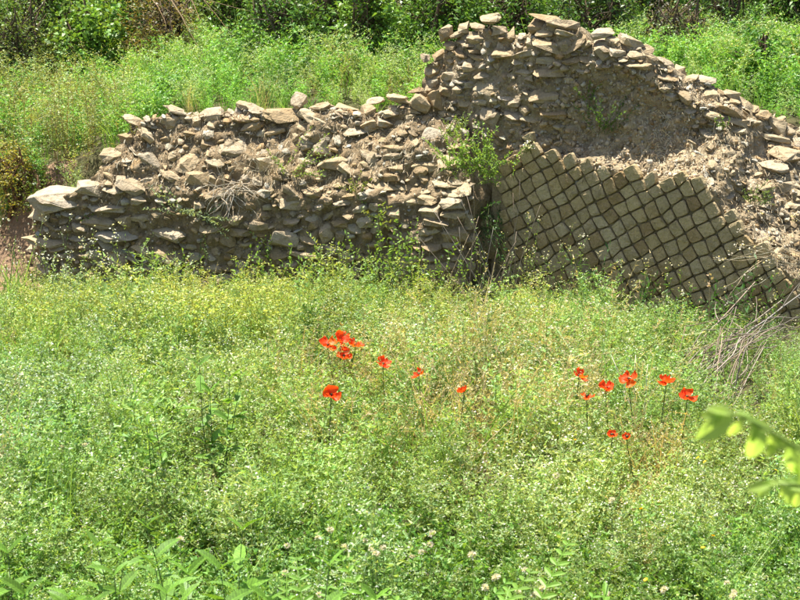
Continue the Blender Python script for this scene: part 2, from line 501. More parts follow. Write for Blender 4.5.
L_ST = """175 111 26 9 0|168 123 24 14 -8|130 137 15 11 0|146 137 17 15 20|133 122 22 10 0|167 138 14 12 0|211 114 22 11 -5|243 105 17 9 -10|195 121 12 12 0|151 159 22 16 35|190 161 30 12 3|216 163 17 10 8|240 139 16 10 10|233 148 26 9 0|172 176 20 10 20|198 180 24 14 -5|130 186 26 12 15|149 180 14 8 10|242 118 18 9 0
256 111 14 9 30|282 116 32 11 5|297 102 18 13 0|322 108 22 12 0|347 109 24 8 0|317 119 32 11 10|305 128 14 7 15|277 133 26 12 0|250 125 18 10 -10|355 132 24 8 3|353 140 24 6 10|307 140 14 8 15|333 151 10 7 0|333 163 26 14 0|348 170 16 10 25|265 163 18 16 0|368 126 14 10 0|368 158 18 12 10
375 102 18 8 0|396 101 22 12 10|422 103 20 16 35|434 101 11 24 -20|443 103 8 14 0|412 109 18 7 0|443 113 8 8 0|415 91 16 6 -20|367 112 20 14 0|390 114 16 7 0|371 126 16 10 -15|410 119 12 13 0|434 137 20 14 10|403 133 14 7 0|392 147 22 7 0|410 144 14 6 0|428 165 26 12 10|421 170 14 12 0|450 163 24 15 5|437 178 8 8 0|371 156 18 9 5|370 165 16 7 15|391 177 16 9 0|375 178 6 10 0|395 167 16 10 0|391 155 20 8 0|457 182 18 10 0
58 202 46 20 5|107 207 34 9 3|100 220 30 13 5|47 224 22 9 28|47 240 44 6 3|80 228 14 9 0|120 234 40 9 0|123 222 14 10 0|32 248 13 8 0|33 258 13 10 0|97 255 16 12 30|110 245 20 8 15|118 258 20 12 25|83 256 12 5 0|80 238 16 6 0|83 247 12 9 0|40 212 20 10 0|107 285 18 10 0|90 189 26 13 0|111 155 20 14 0|115 190 20 8 0|62 258 20 10 0|70 272 22 11 0
140 216 18 8 -5|167 230 38 12 12|143 248 16 9 20|170 254 28 10 12|156 258 14 9 0|143 269 26 11 0|175 275 20 13 0|135 260 14 9 0|200 272 14 7 0|225 276 22 6 -3|241 262 16 14 20|239 274 13 11 0|227 240 16 12 0|195 257 14 10 0|240 231 26 10 0|244 247 18 10 0|215 267 14 8 0|145 282 18 6 0|193 245 10 8 0|235 283 14 7 0|158 287 16 8 0|185 213 20 9 0|212 228 20 10 5|215 250 14 9 0
292 192 18 8 25|287 202 20 11 10|300 206 12 10 -35|313 195 20 12 0|266 214 12 8 0|284 240 28 13 3|308 239 18 11 0|302 253 30 7 10|341 234 9 15 15|340 222 15 8 0|329 215 14 7 -30|312 217 12 8 0|343 202 20 7 0|335 206 16 8 0|364 221 14 12 0|347 257 15 13 0|350 246 12 7 0|258 258 22 9 0|327 233 14 18 0|368 192 20 7 -5|355 228 16 12 0|333 250 18 10 0|278 252 20 8 0|292 263 22 9 0|260 225 20 10 0|290 222 18 11 0|320 265 20 10 0|350 270 22 10 0
413 200 14 8 0|428 199 18 9 0|430 212 18 18 0|450 203 20 10 0|453 214 22 10 0|437 222 22 10 0|467 222 14 16 0|453 233 24 16 0|418 223 14 8 0|427 232 18 9 0|418 237 14 10 0|433 248 20 9 0|458 257 14 6 0|450 245 16 8 0|452 184 20 7 0|387 187 24 10 0|393 213 14 12 0|457 192 22 9 0|430 258 18 7 0|440 185 20 8 0|422 190 20 9 0|405 188 14 8 0|470 240 14 12 0|400 235 20 12 0|380 245 20 12 0|445 270 24 12 0|410 262 20 11 0|380 265 20 10 0"""
R_ST = """491 19 20 9 0|445 34 12 14 0|460 35 16 11 0|463 27 12 6 0|476 38 16 12 0|478 27 18 7 0|466 44 18 7 0|451 46 12 8 0|439 55 14 8 -10|425 58 10 9 0|476 50 16 6 15|478 57 20 7 12|500 30 14 10 0|502 39 10 9 0|511 36 8 14 0|505 53 24 10 0|523 54 20 9 -5|500 65 14 8 35|494 67 14 8 0|484 75 22 8 0|490 85 28 10 0|512 85 14 11 0|530 86 18 9 0|469 85 14 8 0|469 66 12 9 0|526 71 16 8 0
544 18 32 5 4|540 25 22 12 0|562 26 28 10 0|544 32 16 6 0|567 34 20 8 15|549 44 28 12 3|531 44 10 14 0|573 44 26 9 -30|603 33 22 9 0|615 40 12 9 0|625 40 10 9 0|573 59 18 6 -10|588 60 14 9 0|606 50 26 16 0|621 67 12 7 15|549 71 28 10 0|546 60 20 9 0|570 80 12 7 0|582 70 10 5 0|560 80 14 9 0|543 95 26 12 0|585 47 8 14 30
635 42 22 12 0|639 65 22 8 10|651 59 14 9 30|669 64 22 6 8|666 78 20 11 15|688 80 14 10 0|706 80 24 7 8|669 95 14 9 15|687 96 16 10 20|705 95 22 15 0|650 75 14 8 0|713 116 20 10 15|737 122 22 8 10|732 113 26 8 25|749 115 16 7 20|707 137 10 12 0|785 155 26 12 5|740 133 20 12 0|731 154 16 14 0|777 139 30 7 15|779 171 30 16 5|789 186 18 10 0|746 176 12 6 0|794 205 16 8 0
490 117 18 16 0|531 117 20 8 5|513 116 16 9 0|513 102 16 8 0|553 113 22 10 0|545 125 10 10 0|450 75 18 10 0|448 92 16 10 0|468 104 18 9 0|432 72 14 10 0|486 243 30 34 20|488 215 20 18 0|520 98 14 8 0|487 270 26 20 0|760 150 14 9 0|765 205 14 9 10|752 192 12 8 0|618 52 14 8 0|636 54 14 7 0|518 62 12 7 0|460 55 14 8 0|480 100 14 8 0|500 130 18 10 0|505 98 12 8 0"""
def parse(t): return [tuple(float(v) for v in r.split()) for l in t.split('\n') for r in l.split('|')]
l_list, r_list = parse(L_ST), parse(R_ST)
for (px, py, w, h, a) in l_list:
    put_stone(rubble_wall, BVH_L, px, py, w, h, a)
for (px, py, w, h, a) in r_list:
    put_stone(net_wall, BVH_R, px, py, w, h, a)
# smaller stones wedged between the named ones
def filler(parent, bvh, taken, poly_ok, n, wmin, wmax, tries=4000, sink=None, slack=0.42):
    k = 0
    for _ in range(tries):
        if k >= n: break
        px, py = poly_ok()
        w = random.uniform(wmin, wmax); h = w * random.uniform(0.5, 0.95)
        if any(abs(px - q[0]) < (w + q[2]) * slack and abs(py - q[1]) < (h + q[3]) * slack for q in taken): continue
        loc = bvh.ray_cast(CAMP, ray(px, py))[0]
        if loc is None: continue
        taken.append((px, py, w, h)); put_stone(parent, bvh, px, py, w, h, random.gauss(4, 14), sink=sink); k += 1
def l_area():
    px = random.uniform(28, 470); return px, random.uniform(lerp_tab(L_TOP, px) + 6, 300)
def r_area():
    px = random.choice((random.uniform(430, 570), random.uniform(430, 570), random.uniform(690, 800), random.uniform(570, 690)))
    t = lerp_tab(R_TOP, px); b = lerp_tab(R_NET, px) - 8
    return px, (random.uniform(t + 6, b) if px < 570 or px > 690 else random.uniform(t + 4, t + 30))
def joined_stones(parent, sink):
    V, F, C = [], [], []; n0 = 0
    tab = [(0.39, 0.335, 0.25), (0.35, 0.265, 0.155), (0.43, 0.345, 0.22), (0.30, 0.215, 0.115), (0.38, 0.315, 0.22)]
    for me, M in sink:
        c = np.empty(len(me.vertices) * 3, np.float32); me.vertices.foreach_get('co', c); c = c.reshape(-1, 3)
        f = np.empty(len(me.polygons) * 3, np.int32); me.polygons.foreach_get('vertices', f)
        A = np.array(M, np.float32)
        V.append(c @ A[:3, :3].T + A[:3, 3]); F.append(f.reshape(-1, 3) + n0); C.append(np.tile(np.array(vary(random.choice(tab), .2), np.float32), (len(c), 1))); n0 += len(c)
    o = adopt(mesh_obj('small_stones', quads_mesh('small_stones', np.concatenate(V), np.concatenate(F), np.concatenate(C)), M_SMALL), parent)
    o['kind'] = 'stuff'
tk = [q[:4] for q in l_list]; sk = []
filler(rubble_wall, BVH_L, tk, l_area, 100, 8, 16)
filler(rubble_wall, BVH_L, tk, l_area, 330, 4, 10, 30000, sk, 0.42)
def l_cap():
    px = random.uniform(100, 455); return px, lerp_tab(L_TOP, px) + random.uniform(-5, 6)
filler(rubble_wall, BVH_L, tk, l_cap, 70, 4, 9, 6000, sk, 0.36)
joined_stones(rubble_wall, sk)
tk = [q[:4] for q in r_list]; sk = []
filler(net_wall, BVH_R, tk, r_area, 45, 7, 13)
filler(net_wall, BVH_R, tk, r_area, 260, 3.5, 9, 30000, sk, 0.42)
def r_cap():
    px = random.uniform(635, 815); return px, lerp_tab(R_TOP, px) + random.uniform(-12, 9)
filler(net_wall, BVH_R, tk, r_cap, 18, 9, 20, 3000, None, 0.42)
filler(net_wall, BVH_R, tk, r_cap, 60, 4, 9, 9000, sk, 0.40)
joined_stones(net_wall, sk)

# crumbs of stone and mortar stuck all over both faces, too small to pick apart
def crumbs(parent, bvh, area, n, smin, smax, cols):
    V = []; F = []; C = []
    base = []
    for s in range(6):
        rr = random.Random(s + 90)
        base.append([Vector((x * rr.uniform(.6, 1), y * rr.uniform(.6, 1), z * rr.uniform(.5, 1))) for z in (-.5, .5) for (x, y) in ((-.5, -.5), (.5, -.5), (.5, .5), (-.5, .5))])
    cube = [(0, 3, 2, 1), (4, 5, 6, 7), (0, 1, 5, 4), (1, 2, 6, 5), (2, 3, 7, 6), (3, 0, 4, 7)]
    for _ in range(n):
        px, py = area()
        loc, nrm, i, d = bvh.ray_cast(CAMP, ray(px, py))
        if loc is None: continue
        s = random.uniform(smin, smax); e = Euler((random.uniform(0, 6), random.uniform(0, 6), random.uniform(0, 6))).to_matrix()
        sc = Vector((s, s * random.uniform(.5, 1), s * random.uniform(.4, .9)))
        b = len(V); c = vary(random.choice(cols), 0.2)
        for q in random.choice(base):
            V.append(loc + e @ Vector((q.x * sc.x, q.y * sc.y, q.z * sc.z))); C.append(c)
        F += [tuple(b + k for k in f) for f in cube]
    o = adopt(mesh_obj('rubble', quads_mesh('rubble', [tuple(v) for v in V], F, C), col_mat('crumb')), parent)
    o['kind'] = 'stuff'
CR = [(0.36, 0.28, 0.18), (0.31, 0.23, 0.135), (0.40, 0.33, 0.24), (0.24, 0.17, 0.095)]
crumbs(rubble_wall, BVH_L, l_area, 2400, 0.006, 0.022, CR)
def r_all():
    px = random.uniform(425, 830); return px, random.uniform(lerp_tab(R_TOP, px) + 3, lerp_tab(R_NET, px))
crumbs(net_wall, BVH_R, lambda: (random.uniform(540, 700), random.uniform(70, 185)), 500, 0.014, 0.040, CR)
crumbs(net_wall, BVH_R, r_all, 4200, 0.006, 0.022, CR)

# ------------------------------------------------------------------ the diamond net of blocks
NET = [(512, 150), (520, 142), (530, 137), (545, 152), (575, 156), (600, 163), (630, 171), (650, 179), (672, 169), (700, 179), (716, 189), (726, 211), (746, 228), (766, 250), (786, 270), (812, 285), (900, 300), (900, 460), (470, 460), (500, 300), (496, 262), (505, 250), (502, 220), (507, 200), (498, 182), (503, 165)]
def inside(poly, x, y):
    c = False
    for (x0, y0), (x1, y1) in zip(poly, poly[1:] + poly[:1]):
        if (y0 > y) != (y1 > y) and x < (x1 - x0) * (y - y0) / (y1 - y0) + x0: c = not c
    return c
SIDE = 0.0850; ROT = R(-12.5)
e1 = Vector((math.cos(R(45) + ROT), math.sin(R(45) + ROT))) * SIDE
e2 = Vector((math.cos(R(-45) + ROT), math.sin(R(-45) + ROT))) * SIDE
corner = {}
def cpt(i, j):
    if (i, j) not in corner:
        rr = random.Random(i * 977 + j * 131 + 5)
        corner[(i, j)] = e1 * i + e2 * j + Vector((rr.gauss(0, 0.0070), rr.gauss(0, 0.0070)))
    return corner[(i, j)]
def block_mesh(pts, c, dep, rr):
    """quoin with rounded corners and a softly domed, slightly skewed front"""
    ring = []
    n = len(pts)
    for k in range(n):
        a, b, d = pts[k - 1], pts[k], pts[(k + 1) % n]
        t = rr.uniform(0.10, 0.30)
        ring += [b.lerp(a, t), b.lerp(a, t * 0.35).lerp(b.lerp(d, t * 0.35), 0.5).lerp(c, 0.03), b.lerp(d, t)]
    m = len(ring); tilt = Vector((rr.gauss(0, 0.035), rr.gauss(0, 0.035)))
    V = []
    for sc, z in ((1.0, -0.03), (1.0, dep - 0.006), (0.93, dep), (0.55, dep + 0.0012)):
        for q in ring:
            p = c + (q - c) * sc
            zz = z + (tilt.dot(q - c) * sc if z > -0.02 else 0) + (rr.gauss(0, 0.0016) if z > 0 else 0)
            V.append((p.x - c.x, zz, p.y - c.y))
    V.append((0, dep + 0.0012, 0))
    F = []
    for r in range(3):
        for k in range(m):
            F.append((r * m + k, r * m + (k + 1) % m, (r + 1) * m + (k + 1) % m, (r + 1) * m + k))
    for k in range(m): F.append((3 * m + k, 3 * m + (k + 1) % m, 4 * m))
    me = bpy.data.meshes.new('block'); me.from_pydata(V, [], F); me.materials.append(M_BLOCK)
    return me
NB = 0
for i in range(-30, 45):
    for j in range(-45, 30):
        c = (cpt(i, j) + cpt(i + 1, j) + cpt(i, j + 1) + cpt(i + 1, j + 1)) / 4
        s, z = c.x, c.y + 0.35
        if z < -0.03 or z > 1.3: continue
        P = RA + rdr * s
        px, py = px_of(P.x, P.y, z)
        if not inside(NET, px, py) or px > 868: continue
        rr = random.Random(i * 71 + j * 13)
        if rr.random() < 0.012: continue
        pts = [cpt(i, j), cpt(i + 1, j), cpt(i + 1, j + 1), cpt(i, j + 1)]
        gap = 0.0022 + rr.uniform(0, 0.0034)
        ins = []
        for p in pts:
            d = (c - p); ins.append(p + d.normalized() * gap * 1.4)
        dep = rr.uniform(0.008, 0.020)
        o = bpy.data.objects.new('block', block_mesh(ins, c, dep, rr))
        COL.objects.link(o); o.parent = net_wall
        M3 = Matrix((Vector((rdr.x, rdr.y, 0)), Vector((rnr.x, rnr.y, 0)), Vector((0, 0, 1)))).transposed().to_4x4()
        M3.translation = Vector((P.x, P.y, z))
        o.matrix_local = Matrix.Translation(-net_wall.location) @ M3
        NB += 1
print('blocks', NB)

# ------------------------------------------------------------------ vegetation templates
class TB(QB):
    """triangles only: narrow leaves of one face, for the masses of small weeds"""
    def tri(s, a, b, c, col):
        n = len(s.V); s.V += [tuple(a), tuple(b), tuple(c)]; s.C += [col] * 3; s.F.append((n, n + 1, n + 2))
    def leaf(s, p, d, nrm, L, W, col, droop=0.0):
        side = d.cross(nrm)
        if side.length < 1e-4: side = d.orthogonal()
        side = side.normalized() * (W / 2); m = p + d * (L * random.uniform(.0, .25))
        s.tri(m - side, m + side, p + d * L, col)
    def strip(s, p, q, w, col):
        side = (q - p).cross(Vector((0.31, 0.95, 0.1)))
        side = (side.normalized() if side.length > 1e-6 else Vector((1, 0, 0))) * (w / 2)
        n = len(s.V); s.V += [tuple(p - side), tuple(p + side), tuple(q + side * .8), tuple(q - side * .8)]; s.C += [col] * 4
        s.F += [(n, n + 1, n + 2), (n, n + 2, n + 3)]
def weed(h, nst, nodes, ll, lw, green, spread=0.35, branch=0.5, flower=None, fsize=0.006, fl_n=3, stemc=None, stemw=0.0025, up=0.2, low=0.2, nl=4):
    """a many-stemmed weed of small leaves, as quads"""
    q = TB()
    for s in range(nst):
        az = random.uniform(0, 6.283); lean = random.uniform(0.05, spread)
        hd = Vector((math.cos(az), math.sin(az), 0)); H = h * random.uniform(0.65, 1.1)
        sc = stemc or (green[0] * 0.8, green[1] * 0.75, green[2] * 0.8)
        P = []
        ph = random.uniform(0, 6)
        for k in range(5):
            t = k / 4
            P.append(hd * (lean * H * t * (0.5 + t * 0.5) + 0.02) + Vector((0.012 * math.sin(ph + 4 * t), 0.012 * math.cos(ph + 3 * t), H * t)))
        for a, b in zip(P, P[1:]): q.strip(a, b, stemw, sc)
        def pos(t):
            t = min(0.999, t) * 4; k = int(t); return P[k].lerp(P[k + 1], t - k)
        for nn in range(nodes):
            t = low + (1 - low) * (nn + random.random()) / nodes
            p = pos(t)
            if random.random() < branch and t > 0.4:
                d = (rdir(0.1, 0.7)); bl = H * random.uniform(0.10, 0.24); e = p + d * bl
                q.strip(p, e, stemw * 0.7, sc)
                for m in range(nl + 3):
                    pp = p.lerp(e, 0.25 + 0.75 * m / 4)
                    q.leaf(pp, rdir(-0.2 + up, 0.9), rdir(0.2, 1), ll * random.uniform(.5, .95), lw * random.uniform(.6, 1), vary(green, .34))
                if flower:
                    for m in range(random.randint(0, fl_n)):
                        q.leaf(e + rdir() * fsize * 1.5, rdir(-.3, .6), rdir(.3, 1), fsize * random.uniform(.7, 1.4), fsize * random.uniform(.7, 1.2), vary(flower, .1))
            else:
                for m in range(nl):
                    q.leaf(p, rdir(-0.3 + up, 0.8), rdir(0.2, 1), ll * random.uniform(.6, 1.25), lw * random.uniform(.7, 1.2), vary(green, .34))
        if flower:
            for m in range(random.randint(0, fl_n)):
                q.leaf(P[-1] + rdir() * fsize * 1.6, rdir(-.3, .6), rdir(.3, 1), fsize * random.uniform(.8, 1.5), fsize * random.uniform(.8, 1.3), vary(flower, .1))
    return q.arrays()
def grass(h, n, w, green, bend=0.5, spread=0.05, seed=None):
    q = TB()
    for s in range(n):
        az = random.uniform(0, 6.283); hd = Vector((math.cos(az), math.sin(az), 0)); H = h * random.uniform(.5, 1.1)
        p = Vector((random.gauss(0, spread), random.gauss(0, spread), 0)); b = random.uniform(0.1, bend); c = vary(green)
        P = [p + hd * (b * H * t * t) + Vector((0, 0, H * (t - 0.25 * b * t * t))) for t in (0, .35, .7, 1)]
        for k, (a, e) in enumerate(zip(P, P[1:])): q.strip(a, e, w * (1, .8, .5)[k], c)
        if seed:
            for m in range(8):
                q.leaf(P[-1].lerp(P[-2], random.random() * .8), (hd * .5 + rdir(0, 1)).normalized(), rdir(0, 1), 0.016, 0.004, vary(seed, .15))
    return q.arrays()

G_BED = (0.262, 0.408, 0.112); G_CRESS = (0.350, 0.425, 0.105); G_DEEP = (0.165, 0.310, 0.055)
G_HERB = (0.200, 0.380, 0.075); STRAW = (0.46, 0.40, 0.21); WHITE = (0.52, 0.56, 0.42); G_OLIVE = (0.25, 0.29, 0.095)
YEL = (0.60, 0.50, 0.07)
def many(f, n): return [f() for _ in range(n)]
T_BED = many(lambda: weed(0.30, 8, 15, 0.022, 0.0075, G_BED, flower=WHITE, fsize=0.006, fl_n=1, low=.3), 9)
T_BEDF = many(lambda: weed(0.30, 8, 14, 0.020, 0.0072, (0.31, 0.42, 0.155), flower=(.58, .60, .48), fsize=0.0075, fl_n=3, low=.3), 7)
T_CRESS = many(lambda: weed(0.36, 7, 12, 0.019, 0.0095, G_CRESS, flower=(0.50, 0.50, 0.18), fsize=0.008, fl_n=4), 8)
T_CLOVER = many(lambda: weed(0.20, 9, 6, 0.019, 0.013, G_DEEP, spread=0.8, branch=0.1, up=0.35, low=0.35), 7)
T_HERB = many(lambda: weed(0.30, 7, 11, 0.030, 0.011, G_HERB, flower=(0.40, 0.47, 0.25), fsize=0.011, fl_n=2), 8)
T_OLIVE = many(lambda: weed(0.42, 6, 9, 0.022, 0.008, G_OLIVE, spread=0.18, flower=(0.36, 0.36, 0.15), fsize=0.009, fl_n=3, stemc=(0.20, 0.12, 0.06), low=0.35), 6)
T_STRAW = many(lambda: grass(0.42, 26, 0.0035, STRAW, seed=(0.50, 0.42, 0.24)), 6)
T_DRYWEED = many(lambda: weed(0.36, 6, 8, 0.014, 0.006, (0.42, 0.37, 0.14), flower=(0.52, 0.47, 0.26), fsize=0.008, fl_n=4, stemc=STRAW), 6)
T_GRASS = many(lambda: grass(0.36, 24, 0.006, (0.20, 0.34, 0.08), bend=0.8), 6)

def scatter(name, items, mat, label, cat):
    """items: (templates, x, y, z, scale, colour factor). One mesh for a mass nobody could count"""
    by = {}
    for it in items:
        T = it[0]; k = random.randrange(len(T)); by.setdefault((id(T), k), (T[k], []))[1].append(it[1:])
    VS, FS, CS = [], [], []; n0 = 0
    for (V, F, C), L in by.values():
        K = len(L)
        A = np.array([(x, y, z, s) for (x, y, z, s, c) in L], np.float32); CF = np.array([c for (*_, c) in L], np.float32)
        th = RNG.uniform(0, 2 * np.pi, K); c, s = np.cos(th), np.sin(th)
        sx = A[:, 3] * RNG.uniform(.9, 1.1, K)
        tx, ty = RNG.normal(0, .10, K), RNG.normal(0, .10, K)
        X = (V[None, :, 0] * c[:, None] - V[None, :, 1] * s[:, None]) * sx[:, None]
        Y = (V[None, :, 0] * s[:, None] + V[None, :, 1] * c[:, None]) * sx[:, None]
        Z = V[None, :, 2] * A[:, 3:4]
        X = X + Z * tx[:, None] + A[:, 0:1]; Y = Y + Z * ty[:, None] + A[:, 1:2]; Z = Z + A[:, 2:3]
        VS.append(np.stack([X, Y, Z], -1).reshape(-1, 3))
        CS.append((C[None] * CF[:, None, :]).reshape(-1, 3))
        FS.append((F[None] + (np.arange(K) * len(V))[:, None, None]).reshape(-1, F.shape[1]) + n0)
        n0 += K * len(V)
    V = np.concatenate(VS); F = np.concatenate(FS); C = np.concatenate(CS)
    print(name, 'quads', len(F))
    o = mesh_obj(name, quads_mesh(name, V, F, C), mat)
    return tag(o, label, cat, kind='stuff')

def grid_pts(x0, x1, y0, y1, dens):
    st = 1 / math.sqrt(dens)
    for y in np.arange(y0, y1, st):
        for x in np.arange(x0, x1, st):
            yield x + random.uniform(-.5, .5) * st, y + random.uniform(-.5, .5) * st
def pick(w):
    t = random.random() * sum(v for _, v in w)
    for k, v in w:
        t -= v
        if t <= 0: return k
    return w[-1][0]
def blob(px, py, cx, cy, rx, ry):
    return math.exp(-(((px - cx) / rx) ** 2 + ((py - cy) / ry) ** 2))
def tone(x, y, amt=0.25):
    a = noise.noise(Vector((x * 1.7, y * 1.7, 4.0))); b = noise.noise(Vector((x * 0.8, y * 0.8, 9.0)))
    k = 1 + amt * a + random.uniform(-.12, .12)
    return (k * (1 + 0.16 * b), k, k * (1 - 0.1 * b))

meadow, straw = [], []
for x, y in grid_pts(-4.0, 4.0, 3.0, 9.7, 96):
    half = 0.27 * y + 0.55
    yw = wall_y(x)
    if y > yw + 0.02: continue
    if x > 2.2 and y > 8.0: continue
    vis = abs(x) < 0.27 * y + 0.18
    if abs(x) > half + 0.5 or (not vis and random.random() < 0.7) or (y < 3.6 and random.random() < .6): continue
    z = ground_z(x, y); px, py = px_of(x, y, z + 0.3)
    n = .55 * noise.noise(Vector((x * 1.1, y * 1.1, 2.0))) + .75 * noise.noise(Vector((x * 2.7, y * 2.7, 8.0))); n2 = noise.noise(Vector((x * 2.6 + 7, y * 2.6, 5.0)))
    # hollows where the cover is thin and deep green
    hollow = max(blob(px, py, 205, 440, 55, 38), 0.8 * blob(px, py, 430, 500, 60, 40), 0.9 * blob(px, py, 620, 585, 70, 30), 0.8 * blob(px, py, 150, 530, 60, 25), 0.6 * blob(px, py, 60, 590, 80, 25))
    if n2 > 0.40: hollow = max(hollow, 0.5)
    if y < 5.0 and vis: meadow.append((T_CLOVER, x + .03, y + .03, z - 0.01, random.uniform(.8, 1.25), tone(x, y)))
    if random.random() < 0.5 * hollow * sstep(4.2, 5.2, y): continue
    dry = blob(px, py, 490, 352, 95, 42) + 0.6 * blob(px, py, 400, 372, 80, 25) + 0.7 * blob(px, py, 655, 420, 26, 50)
    cress = 1.0 * sstep(350, 300, py) * (0.2 + sstep(560, 420, px)) + 0.6 * blob(px, py, 300, 330, 150, 40)
    white = 1.4 * blob(px, py, 110, 375, 130, 50) + 0.9 * blob(px, py, 650, 520, 170, 70) + 0.4
    low = 0.9 * sstep(500, 590, py) + 0.8 * hollow
    bed = 1.0
    kind = pick([('dry', 3.4 * dry), ('cress', cress), ('white', white), ('clover', low), ('bed', bed), ('grass', 0.30), ('straw', 1.3 * dry + 0.045)])
    T = {'dry': T_DRYWEED, 'cress': T_CRESS, 'white': T_BEDF, 'clover': T_CLOVER, 'bed': T_BED, 'grass': T_GRASS, 'straw': T_STRAW}[kind]
    sc = (1.04 + 0.66 * n) * random.uniform(0.75, 1.25) * (1 - 0.35 * hollow)
    brush = blob(px, py, 735, 340, 70, 34)
    if random.random() < .75 * brush: continue
    sc *= 1 - .45 * brush
    nearw = sstep(yw - 1.5, yw - 0.25, y)
    sc *= 1 - (0.64 + 0.08 * (x > .6)) * nearw
    if y < 4.8: sc *= .80
    if random.random() < 0.13 * nearw: sc *= random.uniform(1.3, 1.8)
    elif random.random() < 0.02: sc *= random.uniform(1.2, 1.5)
    (straw if kind in ('dry', 'straw') else meadow).append((T, x, y, z - 0.01, sc, tone(x, y)))
scatter('meadow_weeds', meadow, M_LEAF, 'dense green and yellow-green meadow weeds with tiny white flowers', 'weeds')
scatter('dry_grass', straw, M_LEAF, 'straw-coloured dry grass and seeding weeds amid the green meadow', 'dry grass')

# ground cover of the bank behind the wall
bank, olive = [], []
for x, y in grid_pts(-5.2, 5.6, 8.6, 13.4, 56):
    yw = wall_y(x)
    back = yw + (0.85 if x < 0.3 else (0.95 if x < 1.7 else 1.25))
    if x < -2.35: back = yw + 0.52
    elif x < -1.75: back = yw + 0.46
    if y < back or abs(x) > 0.27 * y + 1.1: continue
    vis = abs(x) < 0.27 * y + 0.25
    if not vis and random.random() < 0.6: continue
    z = ground_z(x, y); px, py = px_of(x, y, z + 0.3)
    if y > 12.3 and random.random() < .5: continue
    if -1.3 < x < 2.2 and y > 11.2 and random.random() < .7: continue
    ol = 1.6 * blob(px, py, 75, 130, 60, 45) + 0.9 * blob(px, py, 20, 120, 40, 60) + 0.9 * blob(px, py, 400, 85, 60, 20)
    kind = pick([('olive', 2.2 * ol), ('herb', 1.0), ('white', 0.5 + 0.5 * blob(px, py, 320, 50, 60, 20)), ('grass', 0.35 + blob(px, py, 740, 100, 60, 40)), ('straw', 0.05 + 0.25 * blob(px, py, 350, 95, 60, 15) + .3 * blob(px, py, 770, 110, 40, 20))])
    T = {'olive': T_OLIVE, 'herb': T_HERB, 'white': T_BEDF, 'grass': T_GRASS, 'straw': T_STRAW}[kind]
    near = sstep(back + 0.9, back, y)
    sc = random.uniform(.85, 1.35) * (1 - (0.45 if x > -1.6 else 0.0) * near)
    tn = tone(x, y); tn = (tn[0] * 1.02, tn[1] * 1.08, tn[2])
    (olive if kind in ('olive', 'straw') else bank).append((T, x, y, z - 0.01, sc, tn))
scatter('bank_weeds', bank, M_LEAF, 'fresh green herbs and grass covering the bank behind the wall', 'weeds')
scatter('bank_dry_weeds', olive, M_LEAF, 'olive and brown-stemmed tall weeds on the bank above the wall', 'weeds')

# dry litter and dead grass matted on the crests of both walls
def litter(name, bvh, area, n, label):
    q = QB()
    for _ in range(n):
        px, py = area()
        loc, nrm, i, d = bvh.ray_cast(CAMP, ray(px, py))
        if loc is None or nrm is None: continue
        if nrm.dot(ray(px, py)) > 0: nrm = -nrm
        if nrm.z < 0.35: continue
        d = (rdir() * 0.8 + nrm * 0.6 + Vector((0, -.2, -.2))).normalized()
        p = loc + nrm * 0.004; L = random.uniform(.02, .06)
        m = p + d * L * .5; e = p + d * L - Vector((0, 0, L * .4)); c = vary((0.46, 0.38, 0.25), .25)
        q.strip(p, m, .003, c); q.strip(m, e, .0025, c)
    o = mesh_obj(name, q.mesh(name), M_DRY)
    return tag(o, label, 'dry grass', kind='stuff')
def l_crest():
    px = random.uniform(85, 465); t = lerp_tab(L_TOP, px); return px, random.uniform(t - 1, t + 75)
litter('wall_litter', BVH_L, l_crest, 3600, 'matted dry grass litter between the stones on the rubble wall')
def r_crest():
    px = random.uniform(640, 815); t = lerp_tab(R_TOP, px); return px, random.uniform(t - 1, lerp_tab(R_NET, px) + 4)
litter('slope_litter', BVH_R, r_crest, 3000, 'dry crumbs of dead grass on the broken sloping wall end')

